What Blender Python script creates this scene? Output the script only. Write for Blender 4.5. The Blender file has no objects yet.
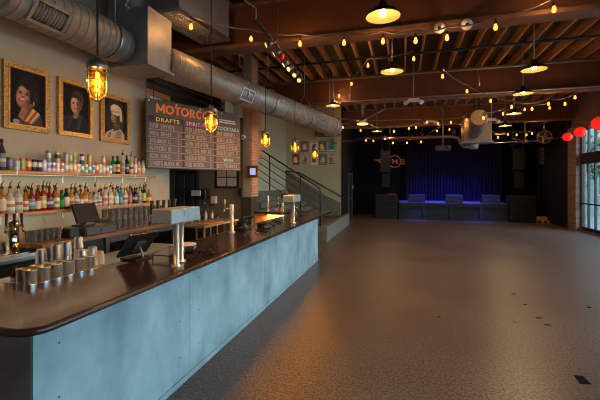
import bpy, math, random
from mathutils import Vector, Matrix
random.seed(7)
C = bpy.context.scene.collection
PI = math.pi
A0 = math.radians(15.84); F = 363.0; EYE = 1.85; HOR = 182.5

def P(px, py, X=None, Y=None, Z=None):
    """point of the photo (600x400 frame) on the plane X=, Y= or Z="""
    t = (px - 300) / F
    kx = t*math.cos(A0) - math.sin(A0); ky = t*math.sin(A0) + math.cos(A0); kz = (HOR - py) / F
    w = X/kx if X is not None else (Y/ky if Y is not None else (Z-EYE)/kz)
    return Vector((kx*w, ky*w, EYE + kz*w))

# ------------------------------------------------------------------ materials
def new_mat(name):
    m = bpy.data.materials.new(name); m.use_nodes = True
    nt = m.node_tree
    b = nt.nodes.get('Principled BSDF')
    return m, nt, b

def plain(name, col, rough=.5, metal=0, spec=.5, noise=None, bump=0, coat=0, emis=None, es=0, trans=0):
    m, nt, b = new_mat(name)
    b.inputs['Base Color'].default_value = (*col, 1)
    b.inputs['Roughness'].default_value = rough
    b.inputs['Metallic'].default_value = metal
    b.inputs['Specular IOR Level'].default_value = spec
    b.inputs['Coat Weight'].default_value = coat
    b.inputs['Transmission Weight'].default_value = trans
    if emis:
        b.inputs['Emission Color'].default_value = (*emis, 1); b.inputs['Emission Strength'].default_value = es
    if noise:
        sc, amt = noise[0], noise[1]
        tc = nt.nodes.new('ShaderNodeTexCoord')
        n = nt.nodes.new('ShaderNodeTexNoise'); n.inputs['Scale'].default_value = sc; n.inputs['Detail'].default_value = 6
        mp = nt.nodes.new('ShaderNodeMapping')
        if len(noise) > 2: mp.inputs['Scale'].default_value = noise[2]
        nt.links.new(tc.outputs['Object'], mp.inputs[0]); nt.links.new(mp.outputs[0], n.inputs['Vector'])
        r = nt.nodes.new('ShaderNodeValToRGB')
        r.color_ramp.elements[0].position = .3; r.color_ramp.elements[1].position = .7
        r.color_ramp.elements[0].color = (*[c*(1-amt) for c in col], 1)
        r.color_ramp.elements[1].color = (*[min(1, c*(1+amt)) for c in col], 1)
        nt.links.new(n.outputs['Fac'], r.inputs[0]); nt.links.new(r.outputs[0], b.inputs['Base Color'])
        if bump:
            bp = nt.nodes.new('ShaderNodeBump'); bp.inputs['Strength'].default_value = bump; bp.inputs['Distance'].default_value = .01
            nt.links.new(n.outputs['Fac'], bp.inputs['Height']); nt.links.new(bp.outputs[0], b.inputs['Normal'])
    return m

def emit(name, col, s):
    m, nt, b = new_mat(name)
    b.inputs['Base Color'].default_value = (*[c*.5 for c in col], 1)
    b.inputs['Emission Color'].default_value = (*col, 1); b.inputs['Emission Strength'].default_value = s
    return m

def clear_glass(name, tint=(1, 1, 1), gl=.08, rough=.03, bl=.25):
    m, nt, b = new_mat(name)
    nt.nodes.remove(b)
    out = nt.nodes['Material Output']
    tr = nt.nodes.new('ShaderNodeBsdfTransparent'); tr.inputs[0].default_value = (*tint, 1)
    g = nt.nodes.new('ShaderNodeBsdfGlossy'); g.inputs['Roughness'].default_value = rough
    mx = nt.nodes.new('ShaderNodeMixShader')
    lw = nt.nodes.new('ShaderNodeLayerWeight'); lw.inputs['Blend'].default_value = bl
    ma = nt.nodes.new('ShaderNodeMath'); ma.operation = 'ADD'; ma.inputs[1].default_value = gl; ma.use_clamp = True
    nt.links.new(lw.outputs['Fresnel'], ma.inputs[0]); nt.links.new(ma.outputs[0], mx.inputs[0])
    nt.links.new(tr.outputs[0], mx.inputs[1]); nt.links.new(g.outputs[0], mx.inputs[2])
    nt.links.new(mx.outputs[0], out.inputs['Surface'])
    return m

def glow_glass(name, col, tr=.35, dif=.5, rough=.1):
    """moulded glass: part clear, part scattering, with a sheen"""
    m, nt, b = new_mat(name); nt.nodes.remove(b); out = nt.nodes['Material Output']
    t = nt.nodes.new('ShaderNodeBsdfTransparent'); t.inputs[0].default_value = (*col, 1)
    d = nt.nodes.new('ShaderNodeBsdfTranslucent'); d.inputs[0].default_value = (*col, 1)
    d2 = nt.nodes.new('ShaderNodeBsdfDiffuse'); d2.inputs[0].default_value = (*col, 1)
    g = nt.nodes.new('ShaderNodeBsdfGlossy'); g.inputs['Roughness'].default_value = rough
    m0 = nt.nodes.new('ShaderNodeMixShader'); m0.inputs[0].default_value = .4
    nt.links.new(d.outputs[0], m0.inputs[1]); nt.links.new(d2.outputs[0], m0.inputs[2])
    m1 = nt.nodes.new('ShaderNodeMixShader'); m1.inputs[0].default_value = 1-tr
    nt.links.new(t.outputs[0], m1.inputs[1]); nt.links.new(m0.outputs[0], m1.inputs[2])
    m2 = nt.nodes.new('ShaderNodeMixShader'); fr = nt.nodes.new('ShaderNodeFresnel'); fr.inputs[0].default_value = 1.3; nt.links.new(fr.outputs[0], m2.inputs[0])
    nt.links.new(m1.outputs[0], m2.inputs[1]); nt.links.new(g.outputs[0], m2.inputs[2])
    nt.links.new(m2.outputs[0], out.inputs['Surface']); return m

def floor_mat():
    m, nt, b = new_mat('polished_concrete')
    tc = nt.nodes.new('ShaderNodeTexCoord')
    n1 = nt.nodes.new('ShaderNodeTexNoise'); n1.inputs['Scale'].default_value = 42; n1.inputs['Detail'].default_value = 5; n1.inputs['Roughness'].default_value = .75
    n2 = nt.nodes.new('ShaderNodeTexNoise'); n2.inputs['Scale'].default_value = .7; n2.inputs['Detail'].default_value = 5
    n3 = nt.nodes.new('ShaderNodeTexVoronoi'); n3.inputs['Scale'].default_value = 38
    for n in (n1, n2, n3): nt.links.new(tc.outputs['Object'], n.inputs['Vector'])
    r1 = nt.nodes.new('ShaderNodeValToRGB')
    e = r1.color_ramp.elements
    e[0].position = .40; e[0].color = (.020, .014, .012, 1); e[1].position = .62; e[1].color = (.230, .165, .138, 1)
    nt.links.new(n1.outputs['Fac'], r1.inputs[0])
    r2 = nt.nodes.new('ShaderNodeValToRGB')
    e = r2.color_ramp.elements
    e[0].position = .3; e[0].color = (.72, .66, .62, 1); e[1].position = .7; e[1].color = (1.1, 1.0, .95, 1)
    nt.links.new(n2.outputs['Fac'], r2.inputs[0])
    mx = nt.nodes.new('ShaderNodeMix'); mx.data_type = 'RGBA'; mx.blend_type = 'MULTIPLY'; mx.inputs[0].default_value = 1
    nt.links.new(r1.outputs[0], mx.inputs[6]); nt.links.new(r2.outputs[0], mx.inputs[7])
    nt.links.new(mx.outputs[2], b.inputs['Base Color'])
    r3 = nt.nodes.new('ShaderNodeMapRange'); r3.inputs[3].default_value = .285; r3.inputs[4].default_value = .40
    nt.links.new(n2.outputs['Fac'], r3.inputs[0]); nt.links.new(r3.outputs[0], b.inputs['Roughness'])
    b.inputs['Specular IOR Level'].default_value = .5
    return m

def brick_mat(name, c1, c2, mort, scale=1):
    m, nt, b = new_mat(name)
    tc = nt.nodes.new('ShaderNodeTexCoord')
    # wall bricks: use (x+y, z)
    sx = nt.nodes.new('ShaderNodeSeparateXYZ'); nt.links.new(tc.outputs['Object'], sx.inputs[0])
    ad = nt.nodes.new('ShaderNodeMath'); nt.links.new(sx.outputs[0], ad.inputs[0]); nt.links.new(sx.outputs[1], ad.inputs[1])
    cb = nt.nodes.new('ShaderNodeCombineXYZ'); nt.links.new(ad.outputs[0], cb.inputs[0]); nt.links.new(sx.outputs[2], cb.inputs[1])
    br = nt.nodes.new('ShaderNodeTexBrick'); nt.links.new(cb.outputs[0], br.inputs['Vector'])
    br.inputs['Scale'].default_value = scale
    br.inputs['Brick Width'].default_value = .21; br.inputs['Row Height'].default_value = .075; br.inputs['Mortar Size'].default_value = .009
    br.inputs['Color1'].default_value = (*c1, 1); br.inputs['Color2'].default_value = (*c2, 1); br.inputs['Mortar'].default_value = (*mort, 1)
    nt.links.new(br.outputs['Color'], b.inputs['Base Color'])
    bp = nt.nodes.new('ShaderNodeBump'); bp.inputs['Strength'].default_value = .5; bp.inputs['Distance'].default_value = .01; bp.invert = True
    nt.links.new(br.outputs['Fac'], bp.inputs['Height']); nt.links.new(bp.outputs[0], b.inputs['Normal'])
    b.inputs['Roughness'].default_value = .85
    return m

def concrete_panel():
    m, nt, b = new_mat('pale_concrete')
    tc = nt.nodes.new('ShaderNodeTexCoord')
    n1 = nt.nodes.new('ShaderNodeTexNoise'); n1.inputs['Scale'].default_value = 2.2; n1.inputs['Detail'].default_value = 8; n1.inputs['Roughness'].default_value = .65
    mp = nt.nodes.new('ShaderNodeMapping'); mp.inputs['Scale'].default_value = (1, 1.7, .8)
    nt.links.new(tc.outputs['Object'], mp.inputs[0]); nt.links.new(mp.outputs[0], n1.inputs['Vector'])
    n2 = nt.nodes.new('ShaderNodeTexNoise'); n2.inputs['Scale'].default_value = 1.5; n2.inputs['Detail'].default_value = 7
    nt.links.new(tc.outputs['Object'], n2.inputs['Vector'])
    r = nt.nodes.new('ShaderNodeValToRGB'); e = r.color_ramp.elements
    e[0].position = .28; e[0].color = (.24, .37, .44, 1); e[1].position = .62; e[1].color = (.38, .53, .60, 1)  # blue cast of the window daylight is mixed into the concrete
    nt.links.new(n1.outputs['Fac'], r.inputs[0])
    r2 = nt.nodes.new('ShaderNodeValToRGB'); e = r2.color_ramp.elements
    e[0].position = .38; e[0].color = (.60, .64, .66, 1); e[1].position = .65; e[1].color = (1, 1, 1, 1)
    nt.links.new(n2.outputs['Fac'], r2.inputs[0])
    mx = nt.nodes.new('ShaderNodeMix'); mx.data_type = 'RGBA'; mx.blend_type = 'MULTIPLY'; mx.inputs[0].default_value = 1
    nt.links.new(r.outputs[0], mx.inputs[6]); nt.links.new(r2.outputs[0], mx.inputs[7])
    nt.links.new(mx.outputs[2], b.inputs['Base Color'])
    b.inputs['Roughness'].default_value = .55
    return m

def wood(name, c1, c2, rough=.4, scale=(1, 12, 12), sc=3, coat=0):
    m, nt, b = new_mat(name)
    tc = nt.nodes.new('ShaderNodeTexCoord')
    mp = nt.nodes.new('ShaderNodeMapping'); mp.inputs['Scale'].default_value = scale
    n = nt.nodes.new('ShaderNodeTexNoise'); n.inputs['Scale'].default_value = sc; n.inputs['Detail'].default_value = 6; n.inputs['Distortion'].default_value = .6
    nt.links.new(tc.outputs['Object'], mp.inputs[0]); nt.links.new(mp.outputs[0], n.inputs['Vector'])
    r = nt.nodes.new('ShaderNodeValToRGB'); e = r.color_ramp.elements
    e[0].position = .3; e[0].color = (*c1, 1); e[1].position = .7; e[1].color = (*c2, 1)
    nt.links.new(n.outputs['Fac'], r.inputs[0]); nt.links.new(r.outputs[0], b.inputs['Base Color'])
    b.inputs['Roughness'].default_value = rough; b.inputs['Coat Weight'].default_value = coat; b.inputs['Coat Roughness'].default_value = .12
    return m

M = dict(
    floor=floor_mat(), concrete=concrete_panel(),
    endpanel=plain('reddish_end_concrete', (.26, .19, .19), .45, noise=(4, .35)),  # darker, redder mottled tone for the end panels
    wall=plain('warm_grey_paint', (.43, .385, .285), .8, noise=(3, .06)),
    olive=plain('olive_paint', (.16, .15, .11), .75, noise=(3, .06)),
    stairwall=plain('pale_green_beige_paint', (.47, .46, .31), .8, noise=(3, .06)),
    stairdark=plain('dark_olive_paint', (.15, .15, .115), .7, noise=(4, .1)),
    stairtread=plain('stair_concrete', (.13, .126, .10), .7, noise=(9, .15)),
    stairkerb=plain('kerb_concrete', (.15,.148,.118), .7, noise=(6,.12)),
    blackwall=plain('black_paint', (.008, .009, .011), .9, 0, .15, noise=(3, .2)),
    frontwall=plain('brown_grey_paint', (.10, .085, .07), .8, noise=(3, .1)),
    brownwall=plain('brown_paint', (.13, .085, .055), .75, noise=(3, .12)),
    deck=plain('dark_roof_deck', (.05, .032, .02), .8, noise=(5, .3)),
    beam=plain('rust_brown_beam', (.135, .050, .022), .55, noise=(2.5, .18)),
    flange=plain('worn_brown_flange', (.19, .095, .05), .5, noise=(5, .25)),
    joist=wood('pine_joist', (.34, .135, .035), (.52, .235, .07), .7, (12, 1, 12), 2),
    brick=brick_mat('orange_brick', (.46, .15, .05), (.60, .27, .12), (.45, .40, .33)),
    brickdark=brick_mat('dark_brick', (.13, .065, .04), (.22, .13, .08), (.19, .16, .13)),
    bartop=wood('varnished_dark_bar_top', (.030, .011, .005), (.075, .028, .011), .17, (10, 1, 10), 2.5, .35),
    nosing=wood('dark_brown_nosing', (.035, .015, .009), (.07, .03, .016), .25, (1, 1, 8), 2),
    shelfwood=wood('orange_shelf_wood', (.50, .19, .06), (.66, .30, .11), .45, (14, 1, 14), 3),
    pine=wood('pallet_pine', (.40, .26, .13), (.58, .40, .22), .7, (1, 10, 10), 3),
    shelfdark=wood('brown_frame_wood', (.12,.05,.02), (.2,.09,.04), .5, (1,1,8), 3),
    framewood=wood('orange_frame_wood', (.52, .24, .07), (.62, .33, .12), .5, (1, 1, 8), 3),
    gold=plain('old_gold_frame', (.42, .25, .07), .38, .55, noise=(60, .55), bump=.8),
    goldlight=plain('bright_gold_frame', (.58, .33, .07), .35, .5, noise=(40, .35), bump=.4),
    steel=plain('brushed_steel', (.62, .61, .58), .28, 1, noise=(8, .06, (1, 1, 12))),
    dullsteel=plain('galvanised_steel', (.40, .375, .33), .45, .5, noise=(6, .12)),
    platesteel=plain('galvanised_sheet', (.36, .35, .33), .5, .4, noise=(5, .14)),
    polesteel=plain('satin_chrome', (.86,.86,.85), .3, .8),
    chrome=plain('chrome', (.8, .8, .8), .1, 1),
    brass=plain('brass', (.75, .52, .2), .22, 1),
    towersteel=plain('grey_tower_steel', (.50, .55, .56), .4, .5, noise=(14, .08)),
    black=plain('black_plastic', (.014, .014, .015), .4),
    blackmetal=plain('black_metal', (.022, .02, .019), .45, .3),
    rubber=plain('black_rubber', (.012, .012, .012), .8),
    darkgrey=plain('dark_grey_plastic', (.06, .06, .062), .45),
    grille=plain('speaker_grille', (.017, .020, .020), .9, 0, .15, noise=(120, .4)),
    stageskin=plain('stage_skirt_black', (.018, .024, .024), .75, 0, .25, noise=(6, .15)),
    stagetop=plain('stage_deck_black', (.16, .16, .17), .5, noise=(5, .2)),
    curtain=plain('dark_velvet', (.016, .018, .05), .95, 0, .1, noise=(30, .2)),
    drape=plain('black_drape', (.007, .007, .008), .95, 0, .1),
    valance=plain('brown_valance', (.022, .012, .012), .9, 0, .1),
    white=plain('white_plastic', (.75, .74, .70), .4),
    whitepaint=plain('white_paint', (.75, .73, .66), .5),
    cable=plain('black_cable', (.015, .013, .012), .6),
    wedge=plain('monitor_black', (.028,.03,.036), .7, 0, .3),
    cord=plain('brown_grey_cord', (.17,.14,.11), .6),
    conduit=plain('galvanised_conduit', (.40, .36, .31), .4, .6),
    castmetal=plain('cast_grey_metal', (.30, .27, .24), .4, .8, noise=(20, .15)),
    domeout=plain('black_enamel', (.02, .014, .01), .3),
    domein=plain('lamp_tinted_enamel', (.85, .58, .16), .4),  # the bulb's yellow glow is put into the reflector colour
    bulbwarm=emit('warm_bulb', (1, .17, .016), 6),
    fanlens=emit('fan_lens', (1, .62, .18), 1.5),
    spkblack=plain('cabinet_black', (.016,.018,.018), .8, 0, .2),
    cupsteel=plain('polished_cup_steel', (.86, .84, .82), .3, 1),
    bulbdome=emit('dome_bulb', (1, .86, .55), 14),
    filament=emit('bright_filament', (1, .60, .14), 30),
    amber=glow_glass('amber_glass', (1.0, .70, .18), .9955),
    clear=clear_glass('clear_glass', (.93, .95, .94), .10),
    pane=clear_glass('window_pane', (.92, .98, .96), .02, .03, .06),
    drinkglass=glow_glass('drinking_glass', (.95, .95, .92), .80),
    red=plain('red_paper', (.72, .02, .012), .6, emis=(1, .02, .01), es=.45),  # weak red glow added to brighten the lantern paper
    redplastic=plain('red_plastic', (.55, .02, .03), .4),
    rosin=plain('rosin', (.4, .2, .1), .5),
    logo=plain('copper_orange_paint', (.95, .34, .13), .5),
    boardface=plain('menu_board_brown', (.085, .066, .054), .6, noise=(3, .1, (1, 1, 14))),
    boardslat=plain('menu_slat_grey', (.125, .105, .095), .6, noise=(8, .12)),
    boardledge=plain('menu_ledge', (.36, .26, .24), .5),
    boarddark=plain('menu_divider', (.03, .02, .016), .6),
    orange=plain('orange_lettering', (.90, .22, .03), .5),
    yellow=plain('yellow_lettering', (.90, .68, .12), .5),
    pink=plain('pink_lettering', (.85, .36, .55), .5),
    cyan=plain('cyan_lettering', (.25, .70, .72), .5),
    mint=plain('mint_lettering', (.30, .75, .58), .5),
    chalk=plain('pale_lettering', (.55, .51, .48), .6),
    whiteletter=plain('white_lettering', (.8, .78, .74), .6),
    screen=emit('lit_screen', (.42, .48, .85), .55),
    stripglow=emit('strip_diffuser', (1,.7,.36), 2.0),
    led=emit('under_counter_lamp', (1, .62, .16), 30),
    stageblue=emit('blue_stage_lamp', (.10, .12, 1.0), 20),
    paletrim=plain('pale_trim', (.22,.25,.23), .6),
    pavement=plain('pavement', (.14, .15, .145), .9, noise=(2, .15)),
    facade=plain('pale_green_facade', (.13, .17, .145), .8, noise=(2, .12)),
    leaf=plain('leaves', (.06, .095, .045), .8, noise=(8, .5)),
    bark=plain('bark', (.10, .075, .05), .9, noise=(10, .3)),
    mat=plain('dark_tape', (.007, .007, .007), .95, 0, .08),
    towel=plain('white_towel', (.62, .58, .5), .9, noise=(30, .15)),
)

# ------------------------------------------------------------------ mesh builder
class MB:
    def __init__(s): s.v = []; s.f = []; s.mi = []; s.sm = []; s.cur = 0
    def slot(s, i): s.cur = i; return s
    def face(s, idx, smooth=False): s.f.append(tuple(idx)); s.mi.append(s.cur); s.sm.append(smooth)
    def addv(s, pts): b = len(s.v); s.v += [tuple(p) for p in pts]; return b
    def box(s, x0, x1, y0, y1, z0, z1):
        b = s.addv([(x0,y0,z0),(x1,y0,z0),(x1,y1,z0),(x0,y1,z0),(x0,y0,z1),(x1,y0,z1),(x1,y1,z1),(x0,y1,z1)])
        for f in ((0,3,2,1),(4,5,6,7),(0,1,5,4),(1,2,6,5),(2,3,7,6),(3,0,4,7)): s.face([b+i for i in f])
        return s
    def rbox(s, x0, x1, y0, y1, z0, z1, c=.01):
        # box with chamfered edges (two stacked insets)
        pts = []
        for z, i in ((z0, c), (z0+c, 0), (z1-c, 0), (z1, c)):
            xa, xb, ya, yb = x0+i, x1-i, y0+i, y1-i
            k = c if i == 0 else c*.5
            pts.append([(xa+k,ya,z),(xb-k,ya,z),(xb,ya+k,z),(xb,yb-k,z),(xb-k,yb,z),(xa+k,yb,z),(xa,yb-k,z),(xa,ya+k,z)])
        b = s.addv([p for r in pts for p in r])
        for k in range(3):
            for i in range(8):
                j = (i+1) % 8; s.face([b+k*8+i, b+k*8+j, b+k*8+8+j, b+k*8+8+i])
        s.face([b+i for i in range(7,-1,-1)]); s.face([b+24+i for i in range(8)])
        return s
    def mbox(s, mat, sx, sy, sz):
        hx, hy, hz = sx/2, sy/2, sz/2
        b = s.addv([mat @ Vector(p) for p in ((-hx,-hy,-hz),(hx,-hy,-hz),(hx,hy,-hz),(-hx,hy,-hz),(-hx,-hy,hz),(hx,-hy,hz),(hx,hy,hz),(-hx,hy,hz))])
        for f in ((0,3,2,1),(4,5,6,7),(0,1,5,4),(1,2,6,5),(2,3,7,6),(3,0,4,7)): s.face([b+i for i in f])
        return s
    def beam(s, p, q, wx, wz, up=(0,0,1)):
        p, q = Vector(p), Vector(q); d = q-p; L = d.length; y = d.normalized(); x = y.cross(Vector(up))
        if x.length < 1e-4: x = Vector((1,0,0))
        x.normalize(); z = x.cross(y)
        m = Matrix((x, y, z)).transposed().to_4x4(); m.translation = (p+q)/2
        return s.mbox(m, wx, L, wz)
    def prism(s, poly, z0, z1):
        n = len(poly); b = s.addv([(x,y,z0) for x,y in poly] + [(x,y,z1) for x,y in poly])
        s.face([b+i for i in range(n-1,-1,-1)]); s.face([b+n+i for i in range(n)])
        for i in range(n): j = (i+1) % n; s.face([b+i, b+j, b+n+j, b+n+i])
        return s
    def lathe(s, prof, n=16, c=(0,0,0), smooth=True, mat=None):
        cx, cy, cz = c; rings = []
        for r, z in prof:
            if r < 1e-6: pts = [Vector((cx,cy,cz+z))]
            else: pts = [Vector((cx+r*math.cos(2*PI*i/n), cy+r*math.sin(2*PI*i/n), cz+z)) for i in range(n)]
            if mat: pts = [mat @ p for p in pts]
            rings.append((s.addv(pts), len(pts)))
        for (a, na), (b, nb) in zip(rings, rings[1:]):
            for i in range(n):
                j = (i+1) % n
                if na == 1 and nb == 1: continue
                if na == 1: s.face([a, b+j, b+i][::-1] if False else [a, b+i, b+j][::-1], smooth)
                elif nb == 1: s.face([a+i, a+j, b], smooth)
                else: s.face([a+i, a+j, b+j, b+i], smooth)
        return s
    def cyl(s, p, q, r, r2=None, n=12, cap=True, smooth=True):
        p, q = Vector(p), Vector(q); r2 = r if r2 is None else r2
        d = (q-p).normalized(); x = d.orthogonal().normalized(); y = d.cross(x)
        ra = [p + x*r*math.cos(2*PI*i/n) + y*r*math.sin(2*PI*i/n) for i in range(n)]
        rb = [q + x*r2*math.cos(2*PI*i/n) + y*r2*math.sin(2*PI*i/n) for i in range(n)]
        b = s.addv(ra+rb)
        for i in range(n): j = (i+1) % n; s.face([b+i, b+j, b+n+j, b+n+i], smooth)
        if cap: s.face([b+i for i in range(n-1,-1,-1)]); s.face([b+n+i for i in range(n)])
        return s
    def tube(s, path, r, n=8, rr=None):
        path = [Vector(p) for p in path]; m = len(path); rings = []; x = None
        for k, p in enumerate(path):
            d = (path[min(k+1,m-1)] - path[max(k-1,0)]).normalized()
            if x is None: x = d.orthogonal().normalized()
            else: x = (x - d*x.dot(d)).normalized()
            y = d.cross(x); q = rr[k] if rr else r
            rings.append(s.addv([p + x*q*math.cos(2*PI*i/n) + y*q*math.sin(2*PI*i/n) for i in range(n)]))
        for a, b in zip(rings, rings[1:]):
            for i in range(n): j = (i+1) % n; s.face([a+i, a+j, b+j, b+i], True)
        s.face([rings[0]+i for i in range(n-1,-1,-1)]); s.face([rings[-1]+i for i in range(n)])
        return s
    def ball(s, c, r, n=12, m=8, sz=1):
        prof = [(r*math.sin(PI*k/m), -r*sz*math.cos(PI*k/m)) for k in range(m+1)]
        prof[0] = (0, -r*sz); prof[-1] = (0, r*sz)
        return s.lathe(prof, n, c)
    def disc(s, c, rx, rz, y, n=20, rot=0):
        # flat ellipse in the local XZ plane, facing -Y
        b = s.addv([(c[0]+rx*math.cos(t)*math.cos(rot)-rz*math.sin(t)*math.sin(rot), y, c[1]+rx*math.cos(t)*math.sin(rot)+rz*math.sin(t)*math.cos(rot)) for t in [2*PI*i/n for i in range(n)]])
        s.face([b+i for i in range(n)]); return s
    def poly(s, pts, y):
        b = s.addv([(x, y, z) for x, z in pts]); s.face([b+i for i in range(len(pts))]); return s
    def torus(s, c, R, r, mat=None, n=20, m=6):
        b = len(s.v); pts = []
        for i in range(n):
            for k in range(m):
                a, t = 2*PI*i/n, 2*PI*k/m
                p = Vector(((R+r*math.cos(t))*math.cos(a), (R+r*math.cos(t))*math.sin(a), r*math.sin(t)))
                if mat: p = mat @ p
                pts.append(p + Vector(c))
        s.addv(pts)
        for i in range(n):
            for k in range(m):
                i2, k2 = (i+1) % n, (k+1) % m
                s.face([b+i*m+k, b+i2*m+k, b+i2*m+k2, b+i*m+k2], True)
        return s
    def mesh(s, name, mats, off=None):
        me = bpy.data.meshes.new(name)
        vs = s.v if off is None else [(x-off[0], y-off[1], z-off[2]) for x, y, z in s.v]
        me.from_pydata(vs, [], s.f)
        for m in (mats if isinstance(mats, (list, tuple)) else [mats]): me.materials.append(m)
        me.polygons.foreach_set('material_index', s.mi); me.polygons.foreach_set('use_smooth', s.sm)
        me.update(); return me
    def build(s, name, mats, parent=None, world=False):
        """local coordinates of parent, or world coordinates with world=True; a top-level object gets its origin at its base"""
        if parent is None:
            xs, ys, zs = zip(*s.v); off = ((min(xs)+max(xs))/2, (min(ys)+max(ys))/2, min(zs))
            o = bpy.data.objects.new(name, s.mesh(name, mats, off)); o.location = off
        else:
            off = None
            if world:
                off = Vector((0,0,0)); q = parent
                while q: off += Vector(q.location); q = q.parent
            o = bpy.data.objects.new(name, s.mesh(name, mats, off)); o.parent = parent
        C.objects.link(o); return o

def link(name, me, parent=None, loc=(0,0,0)):
    o = bpy.data.objects.new(name, me); o.parent = parent; o.location = loc; C.objects.link(o); return o
def tag(o, label=None, cat=None, group=None, kind=None):
    if label: o['label'] = label
    if cat: o['category'] = cat
    if group: o['group'] = group
    if kind: o['kind'] = kind
    return o
def thing(name, label, cat, loc=(0,0,0), rotz=0, group=None, kind=None):
    o = bpy.data.objects.new(name, None); o.empty_display_size = .1; C.objects.link(o)
    o.location = loc; o.rotation_euler = (0, 0, rotz)
    return tag(o, label, cat, group, kind)
def struct(name, mb, mat, label, cat):
    return tag(mb.build(name, mat), label, cat, kind='structure')
def rotx(a): return Matrix.Rotation(a, 4, 'X')
def roty(a): return Matrix.Rotation(a, 4, 'Y')
def rotz(a): return Matrix.Rotation(a, 4, 'Z')
ORD = ['first','second','third','fourth','fifth','sixth','seventh','eighth','ninth','tenth','eleventh','twelfth','thirteenth','fourteenth','fifteenth','sixteenth','seventeenth','eighteenth','nineteenth','twentieth','twenty-first','twenty-second','twenty-third','twenty-fourth','twenty-fifth','twenty-sixth','twenty-seventh','twenty-eighth','twenty-ninth','thirtieth','thirty-first','thirty-second']
_mc = {}
def colmat(name, col, rough=.4, trans=0, metal=0):
    k = (name, tuple(round(c,3) for c in col), rough, trans, metal)
    if k not in _mc: _mc[k] = plain(name, col, rough, metal, trans=trans)
    return _mc[k]
def text(name, body, size, mat, parent, loc, bold=0, ex=.002, rx=PI/2, align='LEFT', width=None, sp=1):
    cu = bpy.data.curves.new(name, 'FONT'); cu.body = body; cu.size = size; cu.extrude = ex; cu.offset = bold; cu.align_x = align; cu.space_character = sp
    t = bpy.data.objects.new(name, cu); C.objects.link(t)
    dg = bpy.context.evaluated_depsgraph_get(); dg.update()
    me = bpy.data.meshes.new_from_object(t.evaluated_get(dg))
    bpy.data.objects.remove(t); bpy.data.curves.remove(cu)
    xs = [v.co.x for v in me.vertices]; w = max(xs)-min(xs)
    k = width/w if width else 1
    for v in me.vertices: v.co.x *= k
    me.transform(rotx(rx)); me.materials.clear(); me.materials.append(mat)
    me.name = name
    return link(name, me, parent, loc)
def light(name, kind, loc, energy, col, parent=None, **kw):
    l = bpy.data.lights.new(name, kind); l.energy = energy; l.color = col
    for k, v in kw.items(): setattr(l, k, v)
    o = bpy.data.objects.new(name, l); o.location = loc; o.parent = parent; C.objects.link(o); return o
CAGE_W, DOME_W, STAGE_W, LED_W, SKY, EXPO, STR_W, SHELF_W = 68, 58, 340, 12, 6.3, 0.72, 13, 0.9
# ================================================================== the building
CEIL = 5.42
struct('floor', MB().box(-6.9,6.75,-4.2,22.2,-.12,0), M['floor'], 'speckled brown polished concrete floor of the bar hall', 'floor')
# ceiling: deck, girders, joists with bridging
ce = thing('ceiling', 'open timber roof deck over rust-brown girders and pine joists', 'ceiling', (0,0,CEIL), kind='structure')
MB().box(-6.9,6.75,-4.2,22.2,CEIL,CEIL+.1).build('roof_deck', M['deck'], ce, True)
GY = [1.05, 6.33, 11.6, 16.9]; BZ0, BZ1 = 4.35, 5.19
for y in GY:
    x0 = -4.48 if y < 5 else -6.83
    bm = MB().box(x0,6.48,y-.09,y+.09,BZ0+.07,BZ1).build('girder', M['beam'], ce, True)
    MB().box(x0,6.48,y-.17,y+.17,BZ0,BZ0+.07).build('lower_flange', M['flange'], bm, True)
    MB().box(x0,6.48,y-.14,y+.14,BZ1-.06,BZ1).build('upper_flange', M['flange'], bm, True)
for bay in range(3):
    ya, yb = GY[bay]+.0, GY[bay+1]
    n = 32
    for i in range(n):
        x = -6.66 + i*.42
        if bay == 0 and (x < -4.4 or i % 2): continue          # this bay lies above the frame
        j = MB().box(x-.024,x+.024,ya,yb,BZ1,CEIL).build('joist', M['joist'], ce, True)
        if bay == 1 and i < n-1:
            MB().beam((x+.03,ya+.75,BZ1+.03),(x+.39,ya+.95,CEIL-.03),.035,.06).build('bridging_strut', M['joist'], j, True)

# walls
struct('wall_left', MB().box(-4.68,-4.5,-4.0,5.6,0,CEIL).box(-4.68,-4.5,5.6,6.28,0,2.85), M['wall'], 'warm grey painted wall behind the bottle shelves', 'wall')
struct('wall_front', MB().box(-4.68,6.7,-4.15,-4.0,0,CEIL), M['frontwall'], 'plain dark wall behind the camera', 'wall')
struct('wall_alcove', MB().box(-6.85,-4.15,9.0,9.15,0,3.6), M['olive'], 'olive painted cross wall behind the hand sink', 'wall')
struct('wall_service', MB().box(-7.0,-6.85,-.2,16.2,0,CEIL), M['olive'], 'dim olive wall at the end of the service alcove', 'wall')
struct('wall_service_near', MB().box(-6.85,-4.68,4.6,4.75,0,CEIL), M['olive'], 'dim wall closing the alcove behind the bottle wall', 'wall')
struct('wall_stairwell', MB().box(-5.35,-5.2,10.0,16.0,0,CEIL), M['stairwall'], 'pale green-beige side wall of the stairwell', 'wall')
struct('wall_stairs', MB().box(-6.85,-2.66,16.0,16.15,0,CEIL), M['stairwall'], 'pale green-beige wall behind the stairs hung with posters', 'wall')
struct('wall_stage_side', MB().box(-2.84,-2.66,16.15,22.0,0,CEIL), M['blackwall'], 'black side wall left of the stage', 'wall')
struct('wall_back', MB().box(-2.84,6.7,22.0,22.15,0,CEIL), M['blackwall'], 'black wall behind the stage curtain', 'wall')
struct('trim_1', MB().box(-2.655,-2.63,16.02,16.14,0,3.95), M['blackmetal'], 'black corner trim where the beige stair wall meets the black wall', 'trim')
struct('trim_2', MB().box(-3.75,-2.68,15.6,15.98,3.9,4.5), M['beam'], 'rust-brown boxed soffit above the right end of the poster wall', 'soffit')
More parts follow.
